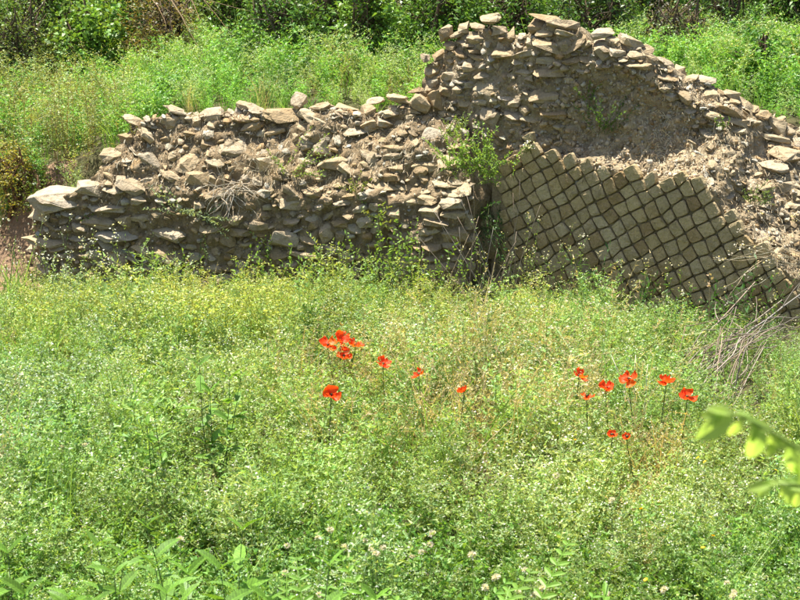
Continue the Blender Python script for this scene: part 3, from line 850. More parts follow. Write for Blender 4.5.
# ------------------------------------------------------------------ shrubs behind the bank
def shrub(name, px, Y, w, h, leaf, lw, green, label, n_tip, per, bark=(0.10, 0.07, 0.045), base=None, flat=1.0, group='shrubs along the top of the bank', cat='shrub', low=0.05):
    x = (px - 400) / FPX * (Y * 1.0)
    z = ground_z(x, Y)
    root = empty(name, (x, Y, z), label, cat, group)
    q = QB(); b = QB()
    ph = random.uniform(0, 20)
    stems = []
    for k in range(7):
        a = random.uniform(0, 6.283); tip = Vector((math.cos(a) * w * .4 * random.random(), math.sin(a) * w * .35 * flat * random.random(), h * random.uniform(.5, .85)))
        p0 = Vector((random.gauss(0, w * .08), random.gauss(0, w * .06), -0.08)); mid = p0.lerp(tip, .5) + rdir() * .08
        b.tube([p0, mid, tip], [.016, .010, .004], vary(bark), 5); stems.append((p0, mid, tip))
    for k in range(n_tip):
        for _ in range(40):
            v = Vector((random.uniform(-1, 1), random.uniform(-1, 1), random.uniform(low, 1)))
            a = math.atan2(v.y, v.x)
            lim = (0.78 + 0.30 * noise.noise(Vector((math.cos(a) * 1.6 + ph, math.sin(a) * 1.6, v.z * 2.4))))
            rad = math.sqrt(v.x ** 2 + v.y ** 2 + (v.z * 0.98) ** 2)
            if 0.40 < rad < lim: break
        t = Vector((v.x * w / 2, v.y * w / 2 * flat, v.z * h))
        s = random.choice(stems); f = s[1].lerp(s[2], random.random())
        if k % 3 == 0: b.tube([f, f.lerp(t, .5) + rdir() * .03, t], [.006, .004, .002], vary(bark), 4)
        g = vary(green, .28)
        cr = random.uniform(.05, .13)
        for m in range(per):
            p = t + rdir() * cr * random.random() ** .5
            q.leaf(p, (rdir(-.6, .7) + (p - t) * 3).normalized(), rdir(.0, 1), leaf * random.uniform(.6, 1.25), lw * random.uniform(.7, 1.2), vary(g, .16), droop=.15)
    mesh_obj('branches', b.mesh('branches'), M_BARK, root)
    mesh_obj('crown', q.mesh('crown'), M_SHRUB, root)
    return root
SG = (0.105, 0.210, 0.038); SGL = (0.155, 0.275, 0.045); SGD = (0.080, 0.150, 0.036)
shrub('shrub', 20, 12.7, 1.0, 0.95, .034, .016, (.13, .19, .05), 'twiggy fine-leaved shrub with brown bare stems on the bank, beside the glossy-leaved shrub', 260, 12)
shrub('shrub', 95, 12.7, 0.95, 0.9, .050, .032, SGL, 'bright glossy-leaved shrub beside the brown withered shrub', 300, 13)
shrub('withered_shrub', 168, 12.6, 1.0, 0.9, .040, .014, (0.17, 0.14, 0.05), 'brown half-withered shrub with long dry stems on the bank', 240, 11)
shrub('shrub', 225, 12.9, 0.8, 0.8, .030, .012, (0.13, 0.20, 0.05), 'pale green fine-leaved shrub behind the withered shrub', 220, 13)
shrub('shrub', 285, 11.7, 0.95, 0.95, .042, .018, SG, 'rounded green shrub left of the dark gap in the hedge', 330, 14)
shrub('shrub', 372, 11.5, 0.80, 0.95, .048, .020, SGL, 'leafy light green shrub right of the dark gap in the hedge', 320, 14)
shrub('shrub', 440, 11.4, 0.95, 1.05, .046, .018, SG, 'dense green shrub behind the left end of the tall wall', 380, 14)
shrub('shrub', 520, 11.3, 1.1, 1.05, .042, .016, SG, 'dense dark green shrub behind the crest of the tall wall', 400, 14)
shrub('shrub', 600, 11.2, 0.95, 0.95, .042, .017, SGD, 'shaded green shrub behind the flat slab on the tall wall', 340, 14)
shrub('twiggy_shrub', 665, 11.2, 0.75, 0.70, .026, .010, (0.13, 0.12, 0.075), 'grey-brown twiggy shrub behind the sloping end of the tall wall', 220, 10)
shrub('shrub', 722, 11.9, 0.8, 0.85, .034, .016, SGD, 'dark sparse shrub with pale twigs at the back of the bank', 220, 12)
shrub('leafy_herb', 752, 10.4, 0.55, 0.52, .070, .014, (0.075, 0.19, 0.025), 'bright green narrow-leaved bushy herb on the grass bank', 170, 12, low=0.1, group='bushy herbs on the bank')
shrub('leafy_herb', 800, 10.6, 0.55, 0.45, .060, .014, (0.10, 0.22, 0.03), 'light green narrow-leaved herb to the right of the bushy one', 120, 12, low=0.1, group='bushy herbs on the bank')
# second row and hillside
for i, (px, Y) in enumerate([(325, 12.4), (402, 12.3), (482, 12.2), (560, 12.1), (638, 12.2), (250, 13.0), (690, 12.7), (760, 13.0), (800, 12.6), (135, 13.4), (50, 13.5), (205, 13.9), (330, 13.4), (450, 13.2), (580, 13.1), (-40, 13.2), (60, 14.4), (135, 14.3), (210, 15.0), (262, 14.6), (335, 14.7), (405, 14.4), (480, 14.4), (560, 14.3), (640, 14.2), (700, 14.6), (780, 14.8), (850, 13.2), (915, 12.4), (-110, 12.8)]):
    shrub('hillside_shrub', px, Y, 1.25, 1.25, .05, .022, (SGL if px < 270 else (SGD if i % 2 else SG)), 'green shrub rising on the hillside behind the hedge', 260, 14, group='hillside shrubs')
# yellowing bush at the left edge
shrub('yellow_bush', 12, 10.1, 0.52, 0.60, .022, .013, (0.30, 0.27, 0.045), 'yellowing small-leaved bush on the bank beside bare reddish soil', 150, 14, bark=(.16, .09, .05), group='bushes above the soil bank')
shrub('small_bush', 38, 9.98, 0.28, 0.26, .022, .014, (0.10, 0.15, 0.03), 'small dark green bush behind the largest stone slab', 70, 13, bark=(.16, .09, .05), group='bushes above the soil bank')

# ------------------------------------------------------------------ poppies
def petal_mesh(seed, L=0.042, W=0.056):
    rr = random.Random(seed); V = []; F = []
    nu, nv = 5, 6
    for i in range(nv + 1):
        t = i / nv
        for j in range(nu + 1):
            u = j / nu * 2 - 1
            w = W / 2 * (0.22 + 0.78 * math.sin(min(1, t * 1.05) * math.pi * .5) ** .7) * (1 - 0.35 * max(0, t - .75) * 4 * abs(u) ** 2)
            cup = 0.55 * t * t * L + 0.010 * u * u
            V.append((u * w, L * math.sin(t * 1.25) / math.sin(1.25) * (1 - .10 * u * u * t), cup + rr.gauss(0, .0026) * t + .004 * math.sin(6 * u + seed) * t))
    for i in range(nv):
        for j in range(nu):
            a = i * (nu + 1) + j; F.append((a, a + 1, a + nu + 2, a + nu + 1))
    C = [(0.80 + .1 * rr.random(), 0.045 + .10 * rr.random(), 0.012)] * len(V)
    return quads_mesh('petal', V, F, C, smooth=True)
M_PETAL = leaf_mat('poppy_petal', trans=0.45, rough=0.5, spec=0.25, tint=(1.2, 1.3, 0.8))
PETALS = [petal_mesh(k) for k in range(6)]
qc = QB(); qc.tube([Vector((0, 0, 0)), Vector((0, 0, .006)), Vector((0, 0, .013)), Vector((0, 0, .015))], [.004, .0065, .0065, .001], (0.12, 0.14, 0.05), 8)
for k in range(26):
    a = random.uniform(0, 6.28); d = Vector((math.cos(a), math.sin(a), random.uniform(.5, 1.3))).normalized()
    qc.strip(Vector((0, 0, .003)), d * .013, .0015, (.03, .02, .03)); qc.leaf(d * .012, d, Vector((0, 0, 1)), .005, .004, (.04, .03, .04))
CENTRE = qc.mesh('flower_head')
def poppy(px, py, size, label, z=0.42, tiltc=0.5, group=None, spread=1.0, Y=None, paler=False):
    top = at_y(px, py, Y) if Y else on_z(px, py, z)
    gz = ground_z(top.x, top.y)
    base = Vector((top.x + random.gauss(0, .03), top.y + random.uniform(0, .04), gz))
    root = empty('poppy', base, label, 'poppy', group)
    tip = top - base
    st = QB()
    mid = tip * .5 + Vector((random.gauss(0, .02), random.gauss(0, .02), 0))
    bend = tip - Vector((0, 0, .02))
    st.tube([Vector((0, 0, -.03)), mid, bend, tip], [.0022, .002, .0018, .0018], (0.10, 0.15, 0.05), 5)
    mesh_obj('stem', st.mesh('stem'), M_LEAF, root)
    lean = Vector((random.gauss(0, .35), -tiltc * .5 + random.gauss(0, .25), 1)).normalized()
    Q = lean.to_track_quat('Z', 'Y').to_matrix()
    s = size / 0.088 / .8
    a0 = random.uniform(0, 6.28)
    head = mesh_obj('flower_head', CENTRE, M_LEAF, root)
    head.location = tip; head.scale = (.8, .8, .8)
    for k in range(4):
        o = mesh_obj('petal', random.choice(PETALS), M_PETAL, head)
        out = (0.30 if k % 2 else 0.65) * spread + random.gauss(0, .22)
        m = Q @ Matrix.Rotation(a0 + k * math.pi / 2 + random.gauss(0, .15), 3, 'Z') @ Matrix.Rotation(.45 - out, 3, 'X')
        M4 = m.to_4x4() @ Matrix.Diagonal((s * random.uniform(.9, 1.15), s * random.uniform(.9, 1.15), s, 1))
        o.matrix_local = M4
gl, gr = 'poppies in front of the rubble wall', 'poppies in front of the diamond block wall'
poppy(328, 346, .080, 'large red poppy at the outer edge of the tight cluster', group=gl)
poppy(340, 341, .085, 'largest and highest red poppy of the tight cluster', group=gl, z=.44)
poppy(355, 346, .072, 'red poppy of the tight cluster, on the side towards the dry grass', group=gl)
poppy(344, 357, .070, 'low red poppy under the tight cluster', group=gl, z=.38)
poppy(383, 365, .068, 'lone red poppy between the tight cluster and the dry grass', group=gl)
poppy(419, 375, .056, 'small red poppy in the dry grass', group=gl)
poppy(331, 396, .072, 'red-orange poppy standing apart in the green weeds below the cluster', group=gl)
poppy(464, 392, .052, 'narrow small red poppy seen nearly from the side in dry grass', group=gl, spread=.4)
poppy(579, 377, .064, 'orange-red poppy at the outer end of the loose row', group=gr)
poppy(587, 397, .052, 'thin tattered orange poppy low in the loose row', group=gr, spread=1.3)
poppy(606, 389, .064, 'orange poppy with drooping petals inside the loose row', group=gr)
poppy(629, 380, .072, 'largest wide open orange-red poppy of the loose row', group=gr, spread=1.3)
poppy(666, 383, .072, 'open orange poppy above the pale dead stalk', group=gr, spread=1.2)
poppy(687, 398, .072, 'ragged orange poppy beside the heap of dead branches', group=gr, spread=1.2)
poppy(612, 436, .042, 'small dark red poppy low in the green weeds', group=gr, z=.36, spread=.6)
poppy(627, 438, .036, 'tiny orange poppy bud opening low in the green weeds', group=gr, z=.36, spread=.5)
poppy(682, 45, .085, 'single red poppy on the bank behind the tall wall', Y=11.3)

# ------------------------------------------------------------------ single plants
def sprig(q, b, P, w, leafs, ll, lw, green, stemc, up=.2, big=False):
    """a stem along P with leaves"""
    b.tube(P, [w * (1 - .6 * k / (len(P) - 1)) for k in range(len(P))], stemc, 4)
    n = len(P) - 1
    for k in range(leafs):
        t = (0.15 + .85 * (k + random.random()) / leafs) * n; i = min(int(t), n - 1); p = P[i].lerp(P[i + 1], t - i)
        ax = (P[i + 1] - P[i]).normalized()
        d = (rdir() + ax * .5 + Vector((0, -.15, up))).normalized()
        f = q.bigleaf if big else q.leaf
        f(p, d, rdir(.2, 1), ll * random.uniform(.6, 1.2), lw * random.uniform(.7, 1.15), vary(green, .2))
def curve(p, d0, L, n=6, sag=0.0, wob=.02, d1=None):
    P = [p.copy()]; d = d0.normalized()
    for k in range(n):
        d = (d + Vector((random.gauss(0, wob), random.gauss(0, wob), random.gauss(0, wob) - sag)) + (d1 * .1 if d1 else Vector())).normalized()
        P.append(P[-1] + d * (L / n))
    return P
def plant(name, px, py, label, cat, n, L, dirs, leafs, ll, lw, green, stemc=(.11, .13, .05), w=.002, sag=.05, wob=.12, up=.2, group=None, bvh=None, spread=.02, big=False, fl=None, fs=.008, mat=None, loc=None):
    if loc is None:
        loc, nrm = hit(px, py, bvh); loc = loc + Vector((0, -0.055, 0))
    root = empty(name, loc, label, cat, group)
    q, b = QB(), QB()
    for k in range(n):
        d = Vector(random.choice(dirs)) + rdir() * .28
        p0 = Vector((random.gauss(0, spread), random.gauss(0, spread * .3) + .03, random.gauss(0, spread * .5)))
        P = curve(p0, d, L * random.uniform(.55, 1.1), sag=sag, wob=wob)
        sprig(q, b, P, w, leafs, ll, lw, green, vary(stemc), up, big)
        if fl:
            for m in range(random.randint(3, 7)):
                q.leaf(P[-1] + rdir() * fs * 1.8, rdir(-.2, .8), rdir(.2, 1), fs, fs, vary(fl, .1))
    mesh_obj('stem', b.mesh('stem'), M_BARK, root)
    if q.F: mesh_obj('foliage', q.mesh('foliage'), mat or M_LEAF, root)
    return root
UP = [(0, -.15, 1)]
FAN = [(-.5, -.35, .8), (0, -.45, .9), (.5, -.35, .8), (.2, -.6, .6), (-.3, -.6, .6)]
plant('wall_shrublet', 478, 163, 'bright green leafy clump growing in the corner between the two walls', 'plant', 60, .30, FAN, 34, .022, .009, (.23, .37, .07), spread=.10, sag=.02, loc=at_y(474, 172, 9.12))
plant('wall_shrublet', 452, 130, 'small light green tuft beside the leaning pale slab', 'plant', 18, .15, FAN, 16, .020, .009, (.22, .31, .07), spread=.04, loc=at_y(455, 136, 9.3))
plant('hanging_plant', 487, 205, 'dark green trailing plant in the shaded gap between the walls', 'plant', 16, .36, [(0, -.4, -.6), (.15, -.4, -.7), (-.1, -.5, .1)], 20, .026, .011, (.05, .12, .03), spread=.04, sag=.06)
plant('hanging_plant', 606, 131, 'green weed with upcurved stems rooted in the hollow mortar face', 'plant', 12, .26, [(-.55, -.3, .75), (-.15, -.4, .8), (.35, -.35, .6), (.7, -.3, .55)], 22, .022, .009, (.10, .19, .035), spread=.025, sag=-.05, bvh=BVH_R)
plant('hanging_plant', 589, 104, 'narrow upright green spray hanging under the stone crest', 'plant', 7, .17, [(-.08, -.35, .9), (.05, -.5, -.5)], 22, .022, .008, (.12, .21, .03), spread=.012, bvh=BVH_R)
plant('wall_weed', 527, 153, 'small green weed with white flowers on the top corner of the block net', 'plant', 8, .09, FAN, 10, .017, .007, (.13, .2, .05), fl=(.8, .8, .75), fs=.012, bvh=BVH_R, spread=.015)
plant('wall_weed', 752, 200, 'low green weed on the rubbly slope above the block net', 'plant', 18, .13, FAN, 14, .018, .007, (.15, .22, .06), bvh=BVH_R, spread=.05)
plant('wall_weed', 722, 128, 'tiny bright green weed in a crack of the sloping wall end', 'plant', 7, .09, FAN, 8, .02, .009, (.14, .24, .04), bvh=BVH_R)
plant('trailing_weed', 178, 213, 'grey-green spray with fleshy stems hanging on the rubble wall', 'plant', 9, .24, [(-.75, -.45, .55), (-.5, -.4, .75), (.9, -.4, .35), (.7, -.4, .5)], 26, .024, .009, (.30, .38, .20), sag=.02, bvh=BVH_L, spread=.02)
plant('trailing_weed', 205, 218, 'grey-green trailing weed under the dry root tangle', 'plant', 7, .22, [(.9, -.4, -.1), (.7, -.4, -.3), (.5, -.4, .3)], 22, .024, .009, (.29, .37, .19), sag=.03, bvh=BVH_L)
plant('trailing_weed', 290, 175, 'green creeper with thin brown stems reaching up across the rubble wall', 'plant', 9, .38, [(.8, -.35, .55), (.6, -.35, .7), (.9, -.3, .35), (-.3, -.4, .8)], 28, .024, .012, (.24, .34, .09), stemc=(.36, .29, .18), sag=.0, bvh=BVH_L, spread=.03)
plant('wall_weed', 208, 262, 'slender upright weed in a crack low on the rubble wall', 'plant', 3, .22, UP, 16, .018, .008, (.12, .19, .05), sag=0, bvh=BVH_L)
plant('wall_weed', 268, 258, 'small weed with rounded leaves beside a long flat block', 'plant', 5, .17, UP, 12, .020, .010, (.13, .2, .04), sag=0, bvh=BVH_L)
plant('wall_weed', 355, 192, 'yellow-green weed with round leaves on the rubble wall', 'plant', 8, .17, [(.4, -.4, .6), (-.5, -.4, .5), (.6, -.4, -.2), (0, -.4, .8)], 10, .024, .015, (.22, .26, .06), bvh=BVH_L)
plant('wall_weed', 378, 222, 'yellow-green trailing weed above the leafy upright weeds', 'plant', 9, .18, [(.4, -.4, .6), (-.7, -.4, .3), (.5, -.4, -.2)], 10, .024, .015, (.22, .26, .06), bvh=BVH_L)
plant('wall_weed', 88, 222, 'little green seedling between flat slabs', 'plant', 4, .07, FAN, 5, .02, .012, (.15, .24, .05), bvh=BVH_L)
plant('dry_root_tangle', 234, 190, 'tangle of pale dry roots on the rubble wall', 'dead plant', 60, .26, [(.6, -.3, -.5), (-.6, -.3, -.5), (0, -.4, -.8), (.8, -.3, .2), (-.8, -.3, .2), (.2, -.5, .7)], 0, .02, .01, STRAW, stemc=(.46, .39, .29), w=.0030, sag=.12, wob=.30, bvh=BVH_L, spread=.05)
plant('dry_wall_grass', 268, 172, 'wisps of dry grass beside the root tangle', 'dead plant', 22, .24, [(.4, -.35, .8), (-.1, -.4, .8), (-.6, -.3, .6)], 0, .02, .01, STRAW, stemc=(.46, .39, .26), w=.0016, sag=.06, wob=.16, bvh=BVH_L, spread=.04)
plant('dry_stalks', 238, 119, 'reddish dry stalks standing on the crest of the rubble wall', 'dead plant', 10, .10, FAN, 0, .02, .01, STRAW, stemc=(.28, .15, .10), w=.002, sag=0, bvh=BVH_L, spread=.025)

def foot(px, py, Y=None):
    p = on_z(px, py, 0.0) if Y is None else Vector(((px - 400) / FPX * Y, Y, 0))
    p.z = ground_z(p.x, p.y); return p
# tall weeds standing at the foot of the walls
gt = 'tall weeds at the foot of the rubble wall'
for i, (px, Y, h) in enumerate([(12, 9.05, .52), (28, 8.95, .56), (52, 9.0, .54), (66, 8.9, .52), (80, 8.95, .46), (98, 9.0, .42), (120, 8.95, .50), (38, 8.8, .5), (20, 8.8, .55), (60, 8.75, .5), (90, 8.8, .52), (108, 8.85, .5), (8, 8.9, .6)]):
    plant('tall_weed', 0, 0, 'tall slender weed with whitish flower tips before the flat slabs', 'weed', 4, h, UP, 15, .022, .008, (.2, .28, .09), sag=0, wob=.07, group=gt, fl=(.62, .62, .5), fs=.012, loc=foot(px, 0, Y), spread=.03)
gu = 'leafy upright weeds before the rubble wall'
for i, (px, Y, h) in enumerate([(378, 8.75, .62), (390, 8.7, .70), (402, 8.72, .66), (384, 8.5, .52), (414, 8.75, .5), (325, 8.8, .50), (300, 8.7, .40), (345, 8.7, .42), (436, 8.7, .5), (150, 8.8, .40), (185, 8.85, .38), (235, 8.8, .42), (262, 8.75, .40), (285, 8.7, .45), (312, 8.65, .48), (330, 8.6, .45), (365, 8.6, .55), (425, 8.6, .5), (455, 8.6, .5), (395, 8.55, .6)]):
    plant('leafy_weed', 0, 0, 'upright leafy bright green weed in front of the rubble wall', 'weed', 5, h, UP, 22, .030, .014, (.19, .31, .055), sag=0, wob=.08, group=gu, loc=foot(px, 0, Y), spread=.03)
gv = 'tall weeds before the diamond block wall'
for i, (px, Y, h) in enumerate([(548, 8.6, .60), (560, 8.55, .66), (572, 8.5, .58), (520, 8.75, .46), (600, 8.3, .50), (635, 8.1, .46), (652, 8.05, .44), (668, 8.0, .5), (690, 7.95, .50), (500, 8.8, .55), (780, 7.7, .42), (790, 7.6, .5), (510, 8.6, .5), (535, 8.5, .5), (585, 8.4, .55), (612, 8.2, .5), (625, 8.15, .45), (480, 8.65, .5), (540, 8.65, .6), (708, 7.85, .42)]):
    plant('seeding_weed', 0, 0, 'tall seeding weed with pale tips in front of the block net', 'weed', 4, h, UP, 16, .022, .009, (.19, .27, .07), sag=0, wob=.07, group=gv, fl=(.50, .47, .30), fs=.010, loc=foot(px, 0, Y), spread=.03)
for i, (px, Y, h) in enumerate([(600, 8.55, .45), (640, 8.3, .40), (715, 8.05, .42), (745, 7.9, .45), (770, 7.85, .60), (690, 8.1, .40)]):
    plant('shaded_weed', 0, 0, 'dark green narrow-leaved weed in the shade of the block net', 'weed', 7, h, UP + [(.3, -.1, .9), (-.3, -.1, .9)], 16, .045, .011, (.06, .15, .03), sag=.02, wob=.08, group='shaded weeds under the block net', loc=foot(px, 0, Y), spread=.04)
# dry stalks in the corner between the walls
plant('dry_stalks', 0, 0, 'bundle of tall bare grey stalks before the corner of the two walls', 'dead plant', 20, .78, [(-.12, .02, 1), (.02, .05, 1), (-.3, 0, .95), (.12, 0, 1)], 0, .02, .01, STRAW, stemc=(.27, .22, .17), w=.0030, sag=0, wob=.06, loc=foot(492, 0, 8.72), spread=.06)
plant('dry_stalks', 0, 0, 'thin dry stalks left of the tall bundle before the rubble wall', 'dead plant', 8, .50, [(-.2, .02, 1), (.2, .05, 1), (0, 0, 1)], 2, .02, .008, STRAW, stemc=(.36, .30, .20), w=.0024, sag=0, wob=.07, loc=foot(440, 0, 8.75), spread=.08)
plant('dry_stalk', 0, 0, 'single tall dry stalk with a seed head before the block net', 'dead plant', 1, .62, UP, 0, .02, .01, STRAW, stemc=(.34, .24, .13), w=.004, sag=0, wob=.015, fl=(.40, .30, .18), fs=.02, loc=foot(722, 0, 7.8))
plant('dry_seed_heads', 792, 262, 'pale dry spray of seed heads hanging over the edge of the block net', 'dead plant', 26, .50, [(-.95, -.25, .45), (-.8, -.3, .7), (-1, -.2, .1), (-.6, -.4, .2), (-.5, -.3, .9)], 0, .02, .01, STRAW, stemc=(.44, .38, .26), w=.002, sag=.05, wob=.15, fl=(.55, .50, .40), fs=.013, bvh=BVH_R, spread=.06)
plant('pale_dead_stalk', 0, 0, 'bleached dead stalk standing under an orange poppy', 'dead plant', 6, .40, [(0, 0, 1), (.25, 0, .9), (-.2, 0, .9)], 0, .02, .01, STRAW, stemc=(.55, .48, .38), w=.0036, sag=.03, wob=.16, loc=foot(655, 0, 6.35), spread=.02)
# dead branches lying against the block wall
def branch(name, pts, r0, r1, label, cat='dead branch', group=None, col=(.24, .20, .16), twigs=0):
    P0 = Vector(pts[0]); root_loc = Vector((P0.x, P0.y, ground_z(P0.x, P0.y)))
    root = empty(name, root_loc, label, cat, group); b = QB()
    P = []
    for k, (a, c) in enumerate(zip(pts, pts[1:])):
        for t in (0, .25, .5, .75): P.append(Vector(a).lerp(Vector(c), t) + (rdir() * .006 if (k or t) else Vector()) - root_loc)
    P.append(Vector(pts[-1]) - root_loc)
    b.tube(P, [r0 + (r1 - r0) * k / (len(P) - 1) for k in range(len(P))], vary(col), 6)
    mesh_obj('limb', b.mesh('limb'), M_BARK, root)
    for k in range(twigs):
        p = P[random.randrange(3, len(P) - 1)]; tq = QB()
        tq.tube(curve(p, (P[-1] - P[0]).normalized() + rdir() * .9, random.uniform(.08, .25), sag=.04, wob=.15), [.0032 - k2 * .0004 for k2 in range(7)], vary(col), 4)
        mesh_obj('twig', tq.mesh('twig'), M_BARK, root)
    return root
gd = 'dead branches heaped before the block wall'
br = [(598, 462, 6.95, 755, 282, 7.9, 'long straight dead branch leaning up from the weeds towards the block net'),
      (690, 350, 7.3, 812, 286, 7.75, 'thick straight dead branch lying across the block net'),
      (672, 362, 7.2, 782, 300, 7.8, 'thin straight dead branch just under the thick one')]
for (xa, ya, Ya, xb, yb, Yb, lb) in br:
    a = at_y(xa, ya, Ya); a.z = min(a.z, ground_z(a.x, a.y) + .0); c = at_y(xb, yb, Yb)
    branch('dead_branch', [a, a.lerp(c, .5) + Vector((0, 0, .02)), c], 0.0065, .003, lb, group=gd, twigs=6)
for k in range(36):
    a = on_z(random.uniform(655, 735), random.uniform(356, 384), 0.18); a.z = ground_z(a.x, a.y) + random.uniform(.0, .08)
    c = at_y(random.uniform(740, 815), random.uniform(316, 350), random.uniform(7.35, 7.75))
    m = a.lerp(c, .4) + Vector((random.gauss(-.03, .07), random.gauss(0, .06), random.uniform(.04, .20)))
    n = a.lerp(c, .75) + Vector((random.gauss(0, .03), random.gauss(0, .05), random.uniform(.04, .14)))
    branch('dead_twig', [a, m, n, c], random.uniform(.002, .004), .0012, 'thin arching grey-brown dead twig in the brushwood heap', 'dead twig', 'twigs of the brushwood heap', col=random.choice([(.20, .16, .12), (.27, .22, .17), (.16, .12, .085)]))
plant('dry_vine', 150, 20, 'long dry brown stems arching down the withered shrub', 'dead plant', 14, .9, [(.8, -.5, -.35), (.6, -.5, -.6), (.3, -.6, .4)], 2, .04, .014, (.3, .26, .1), stemc=(.34, .24, .14), w=.004, sag=.05, wob=.1, loc=Vector((-2.1, 12.15, 1.95)), spread=.15)

# ------------------------------------------------------------------ plants at the near edge
def big_leaf_mesh(L, W, green, droop=.3, teeth=0.0, n=6):
    q = QB(); q.bigleaf(Vector((0, 0, 0)), Vector((0, 1, 0)), Vector((0, 0, 1)), L, W, vary(green, .12), droop, n, teeth); return q.mesh('leaf', smooth=True)
M_VEIN = leaf_mat('veined_leaf', trans=0.40, rough=0.5, spec=0.3)
def add_veins(m):
    nt = m.node_tree; nd, lk = nt.nodes, nt.links
    tc = N(nd, 'ShaderNodeTexCoord'); sx = N(nd, 'ShaderNodeSeparateXYZ'); lk.new(tc.outputs['Object'], sx.inputs[0])
    ab = N(nd, 'ShaderNodeMath', operation='ABSOLUTE'); lk.new(sx.outputs['X'], ab.inputs[0])
    rib = N(nd, 'ShaderNodeMapRange'); rib.inputs[1].default_value = .004; rib.inputs[2].default_value = .018; rib.inputs[3].default_value = 1.5; rib.inputs[4].default_value = 1.0
    lk.new(ab.outputs[0], rib.inputs[0])
    y2 = N(nd, 'ShaderNodeMath', operation='MULTIPLY_ADD'); y2.inputs[1].default_value = -.8; lk.new(ab.outputs[0], y2.inputs[0]); lk.new(sx.outputs['Y'], y2.inputs[2])
    sn = N(nd, 'ShaderNodeMath', operation='MULTIPLY'); sn.inputs[1].default_value = 62.0; lk.new(y2.outputs[0], sn.inputs[0])
    si = N(nd, 'ShaderNodeMath', operation='SINE'); lk.new(sn.outputs[0], si.inputs[0])
    vr = N(nd, 'ShaderNodeMapRange'); vr.inputs[1].default_value = -1; vr.inputs[2].default_value = 1; vr.inputs[3].default_value = .80; vr.inputs[4].default_value = 1.12
    lk.new(si.outputs[0], vr.inputs[0])
    nz = N(nd, 'ShaderNodeTexNoise'); nz.inputs['Scale'].default_value = 7.0; lk.new(tc.outputs['Object'], nz.inputs['Vector'])
    nr = N(nd, 'ShaderNodeMapRange'); nr.inputs[1].default_value = .3; nr.inputs[2].default_value = .7; nr.inputs[3].default_value = .70; nr.inputs[4].default_value = 1.2; lk.new(nz.outputs['Fac'], nr.inputs[0])
    oi = N(nd, 'ShaderNodeObjectInfo'); orr = N(nd, 'ShaderNodeMapRange'); orr.inputs[3].default_value = .65; orr.inputs[4].default_value = 1.12; lk.new(oi.outputs['Random'], orr.inputs[0])
    f = None
    for o in (rib, vr, nr, orr):
        if f is None: f = o.outputs[0]; continue
        mm = N(nd, 'ShaderNodeMath', operation='MULTIPLY'); lk.new(f, mm.inputs[0]); lk.new(o.outputs[0], mm.inputs[1]); f = mm.outputs[0]
    at = [n for n in nd if n.type == 'ATTRIBUTE'][0]
    mix = N(nd, 'ShaderNodeMix', data_type='RGBA', blend_type='MULTIPLY'); mix.inputs[0].default_value = 1.0
    tg = [l.to_socket for l in at.outputs['Color'].links]
    lk.new(at.outputs['Color'], mix.inputs[6]); lk.new(f, mix.inputs[7])
    for t in tg: lk.new(mix.outputs[2], t)
add_veins(M_VEIN)
BL = [big_leaf_mesh(1, .36, (.165, .32, .038), d, .06, 7) for d in (.1, .25, .4, .2)]
def leaf_obj(mesh, parent, p, d, s, roll=0.0):
    o = mesh_obj('leaf', mesh, M_VEIN, parent)
    m = (Vector(d).normalized().to_track_quat('Y', 'Z').to_matrix() @ Matrix.Rotation(roll, 3, 'Y')).to_4x4() @ Matrix.Scale(s, 4); m.translation = p
    o.matrix_local = m
    return o
def broadleaf(px, py, h, L, label, group, pairs=5, nst=1):
    h += .11; top = on_z(px, py, h); base = Vector((top.x, top.y, ground_z(top.x, top.y)))
    root = empty('broad_leaved_weed', base, label, 'weed', group)
    for s in range(nst):
        P = curve(Vector((random.gauss(0, .03) * (nst > 1), random.gauss(0, .03) * (nst > 1), 0)), Vector((random.gauss(0, .12), random.gauss(0, .12), 1)), h * random.uniform(.8, 1.1), sag=0, wob=.05)
        b = QB(); b.tube(P, [.003 - .0003 * k for k in range(len(P))], (.12, .19, .06), 5)
        stem = mesh_obj('stem', b.mesh('stem'), M_LEAF, root)
        for k in range(pairs):
            t = .45 + .55 * (k + .5) / pairs if k < pairs - 1 else 1.0
            i = min(int(t * 6), 5); p = P[i].lerp(P[i + 1], t * 6 - i); a = k * 1.57 + random.gauss(0, .3)
            for sgn in (0, math.pi):
                d = Vector((math.cos(a + sgn), math.sin(a + sgn), random.uniform(.25, .9) if k < pairs - 1 else 1.1))
                leaf_obj(random.choice(BL), stem, p, d, L * random.uniform(.7, 1.15) * (.75 if k == pairs - 1 else 1), random.gauss(0, .3))
gb = 'broad-leaved weeds at the near edge of the meadow'
for (px, py, h, L) in [(8, 562, .5, .10), (25, 592, .5, .1), (182, 520, .48, .085), (225, 550, .5, .1), (108, 572, .5, .09), (175, 572, .52, .1), (250, 596, .52, .1), (195, 596, .52, .1), (40, 588, .48, .09), (92, 560, .48, .085), (135, 530, .46, .085), (186, 545, .50, .095), (205, 566, .50, .10), (238, 566, .5, .11), (262, 575, .5, .09), (160, 585, .5, .10), (120, 592, .5, .1), (68, 600, .5, .1), (215, 592, .52, .1), (55, 575, .5, .09), (140, 565, .5, .09), (150, 600, .52, .1), (275, 590, .5, .1), (310, 600, .52, .09), (0, 590, .52, .1), (85, 590, .52, .1), (290, 592, .5, .09), (335, 600, .5, .085)]:
    broadleaf(px, py, h, L, 'broad-leaved green weed with opposite pointed leaves in the near weeds', gb)
broadleaf(213, 366, .52, .085, 'broad-leaved weed with large dark leaves in the middle of the meadow', None, 5, 4)
broadleaf(165, 420, .42, .06, 'smaller broad-leaved weed near the dark hollow of the meadow', None, 4, 3)
broadleaf(585, 545, .46, .07, 'lone upright weed with narrow leaves among the white-flecked weeds', None, 5, 1)
